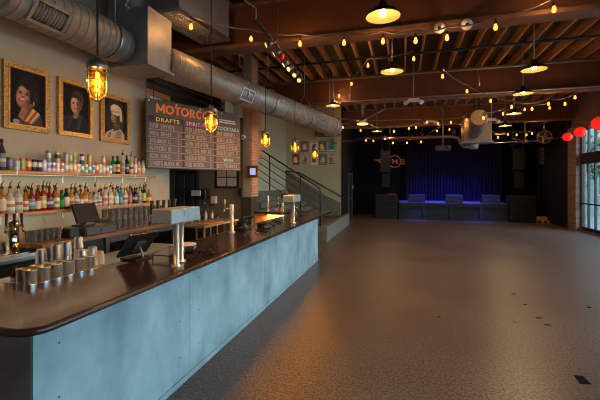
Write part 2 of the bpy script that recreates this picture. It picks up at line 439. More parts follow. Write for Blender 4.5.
# right wall with window bays
WZ0, WZ1 = .06, 3.9
bays = [(-3.3,-.3),(.1,3.1),(3.5,6.5),(6.9,9.9),(10.3,12.85),(13.25,16.25)]
wr = MB().box(6.5,6.7,-4.0,22.0,WZ1,CEIL).box(6.5,6.7,-4.0,16.25,0,WZ0)
last = -4.0
for a, b in bays:
    wr.box(6.5,6.7,last,a,WZ0,WZ1); last = b
wr.box(6.5,6.7,16.95,22.0,0,WZ1)
struct('wall_right', wr, M['brownwall'], 'brown upper wall above the storefront windows', 'wall')
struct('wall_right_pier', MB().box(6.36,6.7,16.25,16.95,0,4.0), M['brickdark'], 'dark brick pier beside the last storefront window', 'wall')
struct('wall_right_drape', MB().box(6.42,6.5,16.96,21.95,0,4.6), M['blackwall'], 'black side wall right of the stage', 'wall')
for k, (a, b) in enumerate(bays):
    w = thing('window_%d' % (k+1), 'black-framed storefront window bay with a deep transom band, %s from the brick pier' % ORD[len(bays)-1-k], 'window', (6.6,(a+b)/2,WZ0), kind='structure')
    fr = MB()
    for y in (a, b-.07): fr.box(6.53,6.63,y,y+.07,WZ0,WZ1)
    for z0, z1 in ((WZ0,WZ0+.12),(2.55,2.95),(WZ1-.08,WZ1)): fr.box(6.53,6.63,a+.07,b-.07,z0,z1)
    fr.build('window_frame', M['blackmetal'], w, True)
    nb = 6; s = (b-a)/nb
    for i in range(1, nb):
        MB().box(6.545,6.615,a+i*s-.03,a+i*s+.03,WZ0+.12,2.55).box(6.545,6.615,a+i*s-.03,a+i*s+.03,2.95,WZ1-.08).build('mullion', M['blackmetal'], w, True)
    MB().box(6.55,6.61,a+.07,b-.07,1.03,1.08).build('glazing_bar', M['blackmetal'], w, True)
    MB().box(6.578,6.586,a+.07,b-.07,WZ0+.12,2.55).build('pane', M['pane'], w, True)
    MB().box(6.578,6.586,a+.07,b-.07,2.95,WZ1-.08).build('transom_pane', M['pane'], w, True)

# outside
struct('pavement', MB().box(6.75,40,-20,45,-.2,-.03), M['pavement'], 'grey pavement outside the storefront windows', 'pavement')
fa = thing('neighbouring_building', 'pale green building seen through the far right windows', 'building', (12,24,-.03))
MB().box(7.2,19,24,26,-.03,7).build('wall', M['facade'], fa, True)
for i in range(5):
    f = MB().box(8.4+i*2,9.4+i*2,23.94,24.0,1.1,2.9).build('window', M['paletrim'], fa, True)
    MB().box(8.48+i*2,9.32+i*2,23.92,23.938,1.18,2.82).build('window_pane', M['darkgrey'], f, True)
MB().box(7.1,19.1,23.8,26.1,7,7.25).build('cornice', M['paletrim'], fa, True)
def tree(x, y, h, lab, sd):
    r = random.Random(sd)
    t = thing('tree', lab, 'tree', (x,y,-.03))
    MB().tube([(0,0,0),(.05,.02,h*.3),(-.03,.05,h*.62)], .1, 8, [.13,.1,.06]).build('trunk', M['bark'], t)
    cr = MB()
    for k in range(130):
        a, b, q = r.uniform(0,2*PI), r.uniform(-1,1), r.random()**.5
        c = Vector((math.cos(a)*math.sqrt(1-b*b)*q*h*.3, math.sin(a)*math.sqrt(1-b*b)*q*h*.3, h*.68+b*q*h*.3))
        d = Vector((r.uniform(-1,1),r.uniform(-1,1),r.uniform(-1,1))).normalized(); e = d.orthogonal().normalized()
        for m_ in range(5):
            o = c + Vector((r.uniform(-.2,.2),r.uniform(-.2,.2),r.uniform(-.2,.2)))
            s_ = .13
            i0 = cr.addv([o-d*s_, o+e*s_*.5, o+d*s_, o-e*s_*.5]); cr.face([i0,i0+1,i0+2,i0+3])
            d, e = e, d.cross(e).normalized()
    cr.build('foliage', M['leaf'], t)
tree(8.9,19.6,4.2,'small leafy street tree outside the far right window, nearer to the glass',1)
tree(11.2,22.3,5.2,'larger leafy street tree in front of the pale green building',2)

# brick column at the end of the bar
bc = thing('brick_column', 'tall column, painted grey in front, orange brick on its side', 'column', (-4.03,9.23,0), kind='structure')
MB().box(-4.15,-3.93,8.99,9.46,0,CEIL).build('painted_face', M['wall'], bc, True)
MB().box(-3.935,-3.9,9.0,9.46,1.46,CEIL).build('brick_face', M['brick'], bc, True)
MB().box(-4.17,-3.895,8.96,9.47,0,1.46).build('grey_base', M['darkgrey'], bc, True)
struct('brick_pier', MB().box(-4.75,-4.4,10.6,11.0,2.6,4.4), M['brick'], 'piece of orange brick wall high up behind the brick column', 'column')
# opening above the bottle wall
of = thing('trim_3', 'orange wooden frame of the high opening beside the menu board', 'trim', (-4.58,5.94,2.85), kind='structure')
MB().box(-4.66,-4.48,5.6,5.68,2.85,3.58).box(-4.66,-4.48,6.2,6.28,2.85,3.58).box(-4.66,-4.48,5.68,6.2,3.48,3.58).build('frame', M['framewood'], of, True)
MB().box(-4.6,-4.57,5.68,6.2,2.85,3.48).build('white_panel', M['whitepaint'], of, True)
# alcove door
d1 = thing('door_1', 'dark panelled door in a dark jamb below the menu board', 'door', (-5.85,8.95,0), kind='structure')
MB().box(-6.6,-6.22,8.9,9.0,0,2.35).box(-5.52,-5.42,8.9,9.0,0,2.35).box(-6.22,-5.52,8.9,9.0,2.2,2.35).build('jamb', M['darkgrey'], d1, True)
lf = MB().box(-6.2,-5.54,8.93,8.98,0,2.19)
leaf_ = lf.build('leaf', plain('dark_green_door', (.02,.028,.024), .45), d1, True)
for ix in range(2):
    for z0, z1 in ((.2,.85),(1.0,1.6),(1.7,2.05)):
        MB().rbox(-6.12+ix*.28,-5.9+ix*.28,8.915,8.932,z0,z1,.006).build('panel', plain('door_panel', (.028,.037,.032), .4), leaf_, True)
MB().ball((-5.6,8.89,1.02),.03).build('door_knob', M['brass'], leaf_, True)
# stage-side door
d2 = thing('door_2', 'grey-black fire door in the black wall left of the stage', 'door', (-2.63,18.8,0), kind='structure')
MB().box(-2.66,-2.62,18.25,19.45,0,2.25).build('door_leaf', M['stageskin'], d2, True)
MB().box(-2.66,-2.605,18.15,18.25,0,2.3).box(-2.66,-2.605,19.45,19.55,0,2.3).box(-2.66,-2.605,18.15,19.55,2.25,2.32).build('door_frame', M['darkgrey'], d2, True)
MB().box(-2.62,-2.57,18.4,19.3,1.0,1.06).build('push_bar', M['darkgrey'], d2, True)
tag(MB().box(-2.66,-2.625,19.9,20.05,1.5,1.68).build('light_switch', M['white']), 'small white switch plate on the black wall beside the fire door', 'switch')

# ------------------------------------------------------------------ stairs
st = thing('staircase', 'olive-grey staircase climbing left behind the bar, with landing', 'staircase', (-3.2,13.5,0), kind='structure')
MB().box(-3.4,-2.42,11.1,15.98,0,.30).build('landing', M['stairtread'], st, True)
MB().box(-2.42,-2.28,11.1,15.98,0,.47).build('kerb_wall', M['stairkerb'], st, True)
MB().box(-3.4,-2.42,11.1,11.22,.30,.47).build('front_kerb', M['stairdark'], st, True)
for i in range(13):
    z = .30 + .175*(i+1); x = -3.4 - .28*i
    if x-.28 < -6.8: break
    MB().box(x-.28,x,11.25,15.98,max(0,z-.5),z).build('step', M['stairtread'], st, True)
sk = MB()
pr = [(-3.3,.3),(-3.3,.62),(-6.8,.62+2.19),(-6.8,.3)]
b0 = sk.addv([(x,15.94,z) for x,z in pr]+[(x,15.985,z) for x,z in pr])
sk.face([b0,b0+1,b0+2,b0+3]); sk.face([b0+7,b0+6,b0+5,b0+4])
for i in range(4): j=(i+1)%4; sk.face([b0+i,b0+4+i,b0+4+j,b0+j])
sk.build('wall_skirt', M['stairdark'], st, True)
sd = MB(); pr = [(-2.66,.3),(-2.66,.95),(-3.3,.95+.3),(-6.8,1.25+2.19),(-6.8,.6)]
b0 = sd.addv([(x,15.90,z) for x,z in pr]+[(x,15.94,z) for x,z in pr]); n=5
sd.face([b0+i for i in range(n)]); sd.face([b0+n+i for i in range(n-1,-1,-1)])
for i in range(n): j=(i+1)%n; sd.face([b0+i,b0+n+i,b0+n+j,b0+j])
sd.build('wainscot', M['stairdark'], st, True)
# near railing
rl = thing('stair_railing', 'black metal stair railing with five sloping bars, nearest the bar', 'railing', (-2.5,11.16,.47))
def on_rail(x): return 1.66 + (-2.5-x)*.632
pts = [(-2.5,11.16,.47),(-2.5,11.16,1.56),(-2.53,11.16,1.65),(-2.62,11.16,on_rail(-2.62))]
MB().tube(pts+[(-5.15,11.16,on_rail(-5.15))], .024, 8).build('top_rail', M['blackmetal'], rl, True)
for k in range(1, 5):
    MB().tube([(-2.5,11.16,1.66-.235*k),(-5.15,11.16,on_rail(-5.15)-.235*k)], .014, 6).build('bar', M['blackmetal'], rl, True)
for x in (-3.15,-4.2):
    z = on_rail(x)
    MB().cyl((x,11.16,z-1.15),(x,11.16,z),.022,n=8).build('post', M['blackmetal'], rl, True)
hr = thing('handrail', 'black handrail running down the poster wall of the stairs', 'handrail', (-3.3,15.85,1.2))
ha, hb = P(300,173,Y=15.82), P(343,197.5,Y=15.82)
MB().tube([P(284,171.5,Y=15.82), P(295,171.8,Y=15.82), ha, hb], .03, 8).build('rail', M['blackmetal'], hr, True)
for k in (.12,.5,.9):
    p = ha.lerp(hb, k); MB().tube([p, p+Vector((0,.05,-.08)), p+Vector((0,.075,-.08))], .014, 6).build('bracket', M['blackmetal'], hr, True)

# posters
pal = [(.55,.10,.06),(.75,.62,.45),(.06,.10,.35),(.85,.70,.10),(.08,.42,.55),(.7,.7,.66),(.10,.12,.12),(.60,.30,.12),(.10,.35,.30)]
plist = [(295.5,146.5,(.30,.07,.04),(.7,.6,.45),(.5,.2,.1)),(304.7,146.5,(.42,.16,.10),(.75,.66,.55),(.25,.10,.08)),(314,146.3,(.80,.80,.76),(.06,.10,.35),(.12,.2,.5)),(322.6,146.2,(.07,.11,.22),(.85,.72,.15),(.6,.6,.55)),(331.8,146.2,(.10,.42,.52),(.05,.18,.25),(.7,.75,.7)),
         (295.8,159.5,(.50,.05,.04),(.85,.75,.6),(.2,.02,.02)),(304.8,159.4,(.60,.58,.50),(.55,.12,.08),(.15,.35,.25)),(314.2,159.3,(.85,.75,.2),(.06,.1,.4),(.85,.8,.7)),(322.8,159.3,(.12,.15,.14),(.6,.62,.58),(.3,.35,.33)),(331.8,159.2,(.55,.55,.50),(.5,.16,.10),(.12,.12,.12))]
pn = ['brown poster behind the glow of the fourth caged lamp, upper row leftmost','rusty brown poster with a pale figure, second in the upper row','white poster with dark blue shapes at its top, third in the upper row','navy poster with a yellow band, fourth in the upper row','teal blue poster, rightmost in the upper row',
      'deep red poster with a pale figure, leftmost in the lower row','grey poster with a red disc and green patch, second in the lower row','yellow and blue poster behind the fifth caged lamp, lower row','dark grey-green poster with a pale figure, fourth in the lower row','grey poster with red and black shapes, rightmost in the lower row']
for k, (px, py, c1, c2, c3) in enumerate(plist):
    c = P(px, py, Y=15.97)
    t = thing('poster', pn[k], 'poster', (c.x,15.995,c.z-.25), 0, 'posters on the stair wall')
    w, h = .17, .5
    MB().box(-w,w,-.02,0,0,h).build('backing_board', colmat('poster_card', c1, .5), t)
    r = random.Random(k+40)
    a = MB().disc((r.uniform(-.04,.04),.24),.09,.13,-.022,14).slot(1)
    a.poly([(-.14,.03),(.14,.03),(.14,.09),(-.14,.09)],-.022).poly([(-.13,.42),(.10,.42),(.10,.46),(-.13,.46)],-.0225)
    a.slot(0).poly([(-.12,.12),(.02,.10),(.12,.16),(.05,.2),(-.1,.2)],-.0235)
    a.build('picture', [colmat('poster_ink', c2, .5), colmat('poster_ink_two', c3, .5)], t)
# ================================================================== the bar
TOP = 1.06
bar = thing('bar_counter', 'long bar with pale concrete front and varnished dark wooden top', 'bar', (-2.3,5.0,0))
# concrete front panels with seams
seams = [1.52, 3.05, 5.0, 6.8, 8.46]
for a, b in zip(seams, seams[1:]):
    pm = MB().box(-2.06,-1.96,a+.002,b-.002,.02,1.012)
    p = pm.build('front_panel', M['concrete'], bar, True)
    for y in (a+.16, b-.16):
        for z in (.25,.58,.9): MB().cyl((-1.962,y,z),(-1.9585,y,z),.007,n=8).build('bolt_head', M['darkgrey'], p, True)
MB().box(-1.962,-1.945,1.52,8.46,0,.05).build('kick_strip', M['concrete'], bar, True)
MB().box(-3.6,-1.975,1.52,1.6,0,1.012).build('end_panel', M['endpanel'], bar, True)
MB().box(-2.12,-1.965,8.46,8.5,0,1.012).build('far_end_panel', M['endpanel'], bar, True)
MB().box(-2.62,-2.58,1.6,9.3,.12,.55).box(-2.66,-2.06,1.6,9.2,.06,.12).box(-2.1,-2.06,1.6,8.46,.12,1.0).box(-3.5,-2.66,1.6,1.64,.12,1.0).build('under_bar_framing', M['darkgrey'], bar, True)
# top: U shape, outer near corner rounded
rc = .13
cor = [(-1.905-rc+rc*math.cos(t), 1.465+rc+rc*math.sin(t)) for t in [(-PI/2)+PI/2*k/6 for k in range(7)]]
polyt = [(-3.6,1.465)] + cor + [(-1.905,9.85),(-3.895,9.85),(-3.895,9.12),(-2.73,9.12),(-2.73,2.13),(-3.6,2.13)]
# the concave polygon as three prisms sharing faces
tp = MB()
tp.prism(cor+[(-1.905,2.13),(-2.73,2.13),(-2.73,1.465)], TOP-.045, TOP).box(-3.6,-2.73,1.465,2.13,TOP-.045,TOP).box(-2.73,-1.905,2.13,9.12,TOP-.045,TOP).box(-3.885,-1.905,9.12,9.85,TOP-.045,TOP)
top = tp.build('counter_top', M['bartop'], bar, True)
ed = [(-3.6,1.465)] + cor + [(-1.905,9.85)]
MB().tube([(x,y,TOP-.0235) for x,y in ed], .0235, 10).build('bullnose_edge', M['nosing'], bar, True)
MB().box(-2.75,-2.73,2.13,9.12,TOP-.05,TOP).box(-3.6,-2.75,2.13,2.15,TOP-.05,TOP).build('inner_edge_trim', M['steel'], bar, True)
MB().box(-3.885,-2.75,9.16,9.22,.05,1.01).build('return_back_panel', M['shelfwood'], bar, True)
MB().box(-3.0,-2.95,9.25,9.8,0,1.015).build('return_leg', M['nosing'], bar, True)
# lamp under the far return
ul = thing('strip_lamp', 'glowing strip lamp under the far return of the bar', 'lamp', (-3.2,9.08,.98))
MB().box(-3.5,-2.8,9.05,9.11,.985,1.012).build('housing', M['steel'], ul, True)
MB().box(-3.48,-2.82,9.06,9.10,.977,.985).build('diffuser', M['led'], ul, True)

# under-bar rail for the cups
rail = thing('steel_ledge', 'stainless ledge on legs behind the near bar counter, holding cups', 'ledge', (-3.05,2.9,0))
LZ = 1.0
MB().box(-3.42,-2.76,2.16,4.35,LZ-.03,LZ).build('ledge_top', M['steel'], rail, True)
for x in (-3.38,-2.80):
    for y in (2.22,4.28): MB().cyl((x,y,0),(x,y,LZ-.03),.02,n=8).build('leg', M['dullsteel'], rail, True)
MB().box(-3.42,-2.8,2.2,4.3,.35,.38).build('lower_shelf', M['dullsteel'], rail, True)
work = thing('ice_bin', 'stainless ice bin unit under the bar behind the beer tower', 'ice bin', (-3.05,5.6,0))
MB().box(-3.35,-2.78,4.5,6.4,.15,.82).build('basin', M['dullsteel'], work, True)
MB().rbox(-3.36,-2.77,4.49,6.41,.82,.88,.01).build('rim', M['steel'], work, True)
for x in (-3.3,-2.83):
    for y in (4.56,6.34): MB().cyl((x,y,0),(x,y,.15),.02,n=8).build('leg', M['dullsteel'], work, True)

# ------------------------------------------------------------------ back bar
bb = thing('back_bar_counter', 'dark back bar counter carrying glasses and the cash drawer', 'counter', (-4.2,4.9,0))
BBZ = 1.155
MB().box(-4.495,-3.88,3.12,6.25,BBZ-.05,BBZ).build('counter_top', M['flange'], bb, True)
MB().box(-4.48,-3.92,3.14,4.02,.08,BBZ-.05).build('cabinet', M['black'], bb, True)
MB().box(-4.48,-3.98,3.16,6.2,0,.08).build('plinth', M['black'], bb, True)
for k, y in enumerate((4.05,4.85)):
    fg = thing('bar_fridge', ['black glass-door fridge under the back bar, nearer the cash drawer','black glass-door fridge under the back bar, farther from the cash drawer'][k], 'fridge', (-4.2,y+.39,.08))
    MB().box(-4.48,-3.95,y,y+.03,.08,1.1).box(-4.48,-3.95,y+.75,y+.78,.08,1.1).box(-4.48,-3.95,y+.03,y+.75,.08,.12).box(-4.48,-3.95,y+.03,y+.75,1.06,1.1).box(-4.48,-4.45,y+.03,y+.75,.12,1.06).build('body', M['blackmetal'], fg, True)
    MB().box(-4.44,-3.97,y+.03,y+.75,.60,.615).build('rack', M['dullsteel'], fg, True)
    dr = MB().box(-3.948,-3.91,y,y+.07,.09,1.1).box(-3.948,-3.91,y+.71,y+.78,.09,1.1).box(-3.948,-3.91,y+.07,y+.71,.09,.17).box(-3.948,-3.91,y+.07,y+.71,1.02,1.1).build('door', M['darkgrey'], fg, True)
    MB().box(-3.935,-3.93,y+.07,y+.71,.17,1.02).build('door_glass', M['clear'], dr, True)
    MB().cyl((-3.88,y+.05,.45),(-3.88,y+.05,.85),.012,n=8).build('handle', M['steel'], dr, True)
# steel section nearest the camera with the tap tower
sc_ = thing('steel_drip_counter', 'stainless counter with drip rails below the left end of the shelves', 'counter', (-4.15,2.6,0))
MB().box(-4.5,-3.86,1.7,3.1,1.02,1.06).build('counter_top', M['steel'], sc_, True)
MB().box(-4.48,-3.9,1.72,3.08,.08,1.02).build('cabinet', M['blackmetal'], sc_, True)
MB().box(-4.46,-3.95,1.74,3.06,0,.08).build('plinth', M['black'], sc_, True)
MB().box(-3.90,-3.87,1.7,3.1,1.06,1.085).box(-4.05,-4.03,1.7,3.1,1.06,1.075).build('drip_rail', M['steel'], sc_, True)
tw = thing('tap_column', 'chrome three-tap beer column on the stainless drip counter, far left', 'beer tap', (-4.12,2.97,1.06))
MB().lathe([(.0,0),(.085,0),(.085,.02),(.06,.03),(.06,.40),(.07,.41),(.07,.47),(.05,.5),(0,.5)],16).build('column', M['chrome'], tw)
tw.scale = (1,1,.76)
for k in (-1,0,1):
    ang = k*.55-.5
    d = Vector((math.cos(ang),math.sin(ang),0))
    f = MB().cyl(d*.05+Vector((0,0,.42)), d*.13+Vector((0,0,.42)),.014,n=8).cyl(d*.13+Vector((0,0,.44)), d*.15+Vector((0,0,.33)),.012,n=8).build('faucet', M['brass'], tw)
    MB().cyl(d*.13+Vector((0,0,.44)), d*.12+Vector((0,0,.60)),.010,.016,n=8).build('tap_handle', M['black'], f)

# ------------------------------------------------------------------ shelves
US, LS = 1.983, 1.502
for nm, z in (('upper',US),('lower',LS)):
    s = thing('wall_shelf', {'upper':'orange wooden upper shelf of cans and bottles on the grey wall','lower':'orange wooden lower shelf of liquor bottles on the grey wall'}[nm], 'shelf', (-4.37,4.2,z-.03), group=None)
    MB().box(-4.499,-4.235,2.2,5.62,z-.032,z).build('board', M['shelfwood'], s, True)
    for y in (2.35,3.1,3.9,4.45,5.0,5.56):
        MB().box(-4.499,-4.225,y-.012,y+.012,z-.04,z-.032).box(-4.499,-4.49,y-.012,y+.012,z-.14,z-.04).box(-4.235,-4.229,y-.008,y+.008,z-.04,z-.004).build('bracket', M['white'], s, True)

# ------------------------------------------------------------------ bottles and cans
def bottle_mesh(r, h, shoulder, neck_r, base=.0):
    sh = h*shoulder
    return [(0,0),(r*.92,0),(r,.008),(r,sh),(r*.93,sh+.012),(neck_r*1.5,sh+(h-sh)*.42),(neck_r,sh+(h-sh)*.55),(neck_r,h-.02),(neck_r*1.15,h-.018),(neck_r*1.15,h),(0,h)]
_bc = {}
def bottle(name, lab, grp, loc, r, h, glass, label, cap, pour=True, shoulder=.62, neck=.013, cat='bottle', foil=None, lab2=None):
    t = thing(name, lab, cat, loc, random.uniform(0,.6), grp)
    MB().lathe(bottle_mesh(r,h,shoulder,neck),12).build('glass_body', glass, t)
    z0, z1 = h*.12, h*(shoulder-.06)
    lb = MB().lathe([(r+.0008,z0),(r+.0012,z0+.002),(r+.0012,z1-.002),(r+.0008,z1)],12)
    if lab2 is not None:
        lb.slot(1); zm = (z0+z1)/2; lb.lathe([(r+.0016,zm-.018),(r+.0018,zm-.016),(r+.0018,zm+.016),(r+.0016,zm+.018)],12)
    lb.build('label', [label, lab2 or label], t)
    if foil: MB().lathe([(neck+.002,h-.06),(neck+.003,h-.058),(neck+.003,h-.012),(neck+.002,h-.01)],10).build('neck_foil', foil, t)
    if pour:
        MB().lathe([(neck*1.2,h-.012),(neck*1.35,h-.01),(neck*1.35,h+.012),(.006,h+.02),(.005,h+.045)],8).cyl((0,0,h+.04),(.022,0,h+.075),.005,.004,n=6).build('pourer', cap, t)
    else:
        MB().lathe([(neck*1.25,h-.025),(neck*1.3,h-.024),(neck*1.3,h+.012),(0,h+.013)],8).build('cap', cap, t)
    return t
def G(c, tr=.4): return colmat('bottle_glass', tuple(x**1.15 for x in c), .05, tr)
def L(c): return colmat('paper_label', tuple(x**1.25 for x in c), .5)
BK = M['black']
CLR, AMB, RED_, GRN, DGR, BRN, GLD, NAV = (.75,.74,.68),(.65,.28,.05),(.55,.06,.02),(.03,.30,.06),(.02,.09,.03),(.22,.09,.03),(.75,.45,.08),(.03,.04,.09)
low = [ # px, height, radius, glass, label, label2, cap, words
 (1.0,.29,.040,AMB,(.75,.6,.4),None,BK,'amber bottle with cream label cut by the photo edge'),
 (6.2,.29,.045,CLR,(.80,.74,.62),(.55,.35,.15),BK,'broad clear bottle with cream label and black pourer'),
 (16.2,.29,.044,CLR,(.72,.62,.50),(.40,.25,.12),BK,'clear bottle with mottled tan label and pourer'),
 (22.0,.25,.033,AMB,(.80,.76,.68),(.7,.15,.05),BK,'slim bottle with white and red label'),
 (27.0,.27,.038,RED_,(.22,.40,.46),(.7,.68,.6),BK,'red-brown bottle with teal label'),
 (32.5,.25,.033,RED_,(.78,.72,.60),None,BK,'red aperitif bottle with pale label'),
 (36.5,.30,.036,RED_,(.80,.62,.22),(.85,.8,.6),BK,'tall red bottle with yellow label'),
 (43.8,.29,.044,(.28,.03,.02),(.18,.14,.20),(.72,.7,.66),BK,'dark red liqueur bottle with grey shoulder'),
 (52.5,.27,.042,AMB,(.82,.72,.55),(.45,.3,.2),BK,'amber bottle with wide cream label and pourer'),
 (58.0,.24,.034,GRN,(.06,.42,.10),None,BK,'bright green bottle'),
 (62.2,.26,.036,DGR,(.82,.76,.62),None,BK,'dark green bottle with cream label'),
 (68.2,.27,.036,GLD,(.80,.60,.20),(.5,.2,.08),BK,'golden bottle with yellow label and pourer'),
 (73.6,.22,.038,CLR,(.78,.76,.72),(.4,.35,.3),BK,'short clear bottle with white label'),
 (77.4,.24,.033,AMB,(.84,.80,.72),None,BK,'pale amber bottle with plain white label'),
 (82.0,.28,.036,(.70,.34,.12),(.80,.30,.16),(.85,.78,.66),BK,'rose-amber bottle with red label'),
 (86.5,.20,.032,GLD,(.75,.55,.2),None,M['brass'],'small golden bottle'),
 (92.4,.20,.042,CLR,(.80,.80,.80),(.2,.3,.5),BK,'squat clear bottle with round white label'),
 (98.2,.22,.044,CLR,(.80,.72,.62),(.35,.16,.08),BK,'squat clear bottle with brown and white label'),
 (104.2,.26,.036,CLR,(.72,.66,.58),(.6,.2,.15),BK,'clear bottle with black collar and grey label'),
 (109.8,.29,.040,CLR,(.84,.78,.62),(.75,.55,.15),BK,'clear bottle with white and gold label'),
 (115.6,.25,.036,(.50,.66,.74),(.70,.80,.82),None,BK,'pale blue bottle'),
 (120.0,.25,.034,(.16,.42,.45),(.25,.50,.52),None,BK,'teal gin bottle'),
 (124.4,.25,.035,CLR,(.80,.74,.70),(.72,.10,.08),colmat('cap_green',(.03,.3,.06)),'clear bottle with green cap and red band'),
 (129.2,.27,.034,(.46,.26,.22),(.52,.33,.28),None,BK,'dusky pink bottle'),
 (134.2,.25,.040,NAV,(.06,.08,.14),(.78,.70,.52),BK,'navy bottle with cream medallion label'),
 (139.2,.26,.034,CLR,(.30,.30,.32),(.6,.58,.55),BK,'clear bottle with charcoal label'),
 (143.2,.28,.036,DGR,(.80,.72,.20),None,BK,'dark green bottle with yellow label'),
 (148.2,.22,.042,(.55,.24,.06),(.80,.55,.2),(.85,.75,.5),colmat('wax_red',(.65,.02,.02)),'squat amber bottle sealed with red wax'),
]
def along(px, X): return P(px, 200, X=X).y
lastY = -9; lastr = 0
for i, (px,h,r,g,l1,l2,cap,wd) in enumerate(low):
    y = along(px, -4.305); y = max(y, lastY+lastr+r+.003); lastY, lastr = y, r
    bottle('liquor_bottle', '%s, %s from left, lower shelf front' % (wd, ORD[i]), 'bottles on the lower shelf', (-4.292,y,LS), r,h,G(g),L(l1),cap, pour=(cap is BK and i not in (9,10,16)), lab2=L(l2) if l2 else None, foil=None, shoulder=[.62,.55,.66,.58][i%4] if i not in (16,17,27) else .5)
rr = random.Random(5)
ys = [along(p, -4.42) for p in (9.5,19,29,38.5,47,55,66,75,80.5,88,95.5,101.5,107,113,118,127,132,137,141.5,146)]
gc = [(.55,.25,.06,'brown'),(.35,.06,.03,'dark red'),(.04,.10,.04,'dark green'),(.72,.70,.64,'clear'),(.7,.42,.1,'golden')]
lastY = -9
for i, y in enumerate(ys):
    y = max(y, lastY+.075); lastY = y
    c = gc[(i*7+i//3) % 5]; l = [(.75,.66,.5),(.7,.7,.68),(.6,.3,.12),(.15,.15,.16),(.72,.6,.25)][(i*3+1) % 5]
    ln = ['cream','white','rust','black','yellow'][(i*3+1) % 5]
    bottle('liquor_bottle', '%s bottle with %s label, %s from left in lower shelf back row' % (c[3],ln,ORD[i]), 'bottles on the lower shelf', (-4.425,y,LS), .035, rr.uniform(.24,.31), G(c[:3]), L(l), BK if i % 3 else M['brass'], pour=(i % 3 == 1))
# candle-like glowing bottle and tall bottle at the far left of the upper shelf
ub = [
 (1.0,.34,.038,(.10,.10,.10),(.25,.26,.28),(.6,.6,.58),BK,'tall dark bottle with grey label at the left photo edge',False),
 (112.4,.26,.036,GRN,(.22,.42,.55),(.70,.35,.12),BK,'green wine bottle with blue and orange label',False),
 (117.0,.27,.038,DGR,(.75,.62,.10),(.75,.10,.06),BK,'dark green bottle with yellow and red label',False),
 (122.0,.32,.037,CLR,(.30,.31,.33),(.5,.5,.5),BK,'clear bottle with dark grey label and pourer',True),
 (126.2,.30,.036,(.06,.07,.14),(.12,.12,.15),(.5,.5,.48),colmat('cap_blue',(.05,.07,.45)),'blue-black bottle with blue stopper',False),
 (130.4,.31,.036,(.80,.68,.30),(.82,.68,.20),(.05,.07,.35),colmat('cap_blue',(.05,.07,.45)),'yellow bottle with a blue band',True),
 (134.6,.30,.034,CLR,(.82,.80,.78),None,colmat('cap_blue2',(.12,.22,.45)),'clear bottle with white label and blue cap',False),
 (138.2,.26,.035,CLR,(.72,.38,.16),(.8,.7,.55),BK,'clear bottle with orange label',False),
 (142.4,.27,.034,CLR,(.78,.68,.52),(.85,.82,.75),BK,'clear bottle with tan and white label',False),
 (147.0,.24,.036,CLR,(.80,.78,.74),(.70,.12,.08),colmat('cap_red',(.6,.05,.04)),'clear bottle with white and red label',False),
 (150.6,.22,.034,CLR,(.8,.74,.66),None,BK,'small clear bottle with plain cream label',False),
]
lastY = -9; lastr = 0
for i, (px,h,r,g,l1,l2,cap,wd,po) in enumerate(ub):
    y = along(px,-4.31); y = max(y, lastY+lastr+r+.003); lastY, lastr = y, r
    bottle('liquor_bottle', '%s, %s' % (wd, 'leftmost on upper shelf' if i == 0 else '%s right of the upper shelf cans' % ORD[i-1]), 'bottles on the upper shelf', ((-4.43 if i > 8 else -4.30),(y if i < 9 else (5.30 if i == 9 else 5.40)),US), r,h,G(g),L(l1),cap,pour=po,lab2=L(l2) if l2 else None)
cd = thing('candle_jar', 'glowing amber candle jar at the left end of the upper shelf', 'candle', (-4.42,along(5.5,-4.42),US))
MB().lathe([(0,0),(.034,0),(.036,.004),(.036,.09),(.033,.09),(.033,.006),(0,.006)],12).build('jar', G((.85,.45,.08),.7), cd)
MB().lathe([(0,.006),(.031,.006),(.031,.045),(0,.045)],10).build('wax', plain('lit_wax',(.8,.5,.1),.5,emis=(1,.5,.08),es=1.2), cd)
def can(lab, loc, h, r, c1, c2, grp):
    t = thing('drink_can', lab, 'can', loc, random.uniform(0,6), grp)
    b = MB().lathe([(0,0),(r*.8,0),(r*.86,.004),(r,.014),(r,h*.36)],12).slot(1).lathe([(r,h*.36),(r,h*.74)],12).slot(0).lathe([(r,h*.74),(r,h-.014),(r*.86,h-.004)],12)
    b.build('can_body', [colmat('can_paint',c1,.32,0,.25), colmat('can_band',c2,.35,0,.2)], t)
    MB().lathe([(r*.86,h-.004),(r*.88,h-.001),(r*.82,h),(r*.80,h-.004),(0,h-.004)],12).build('lid', M['steel'], t)
W_ = (.80,.79,.76)
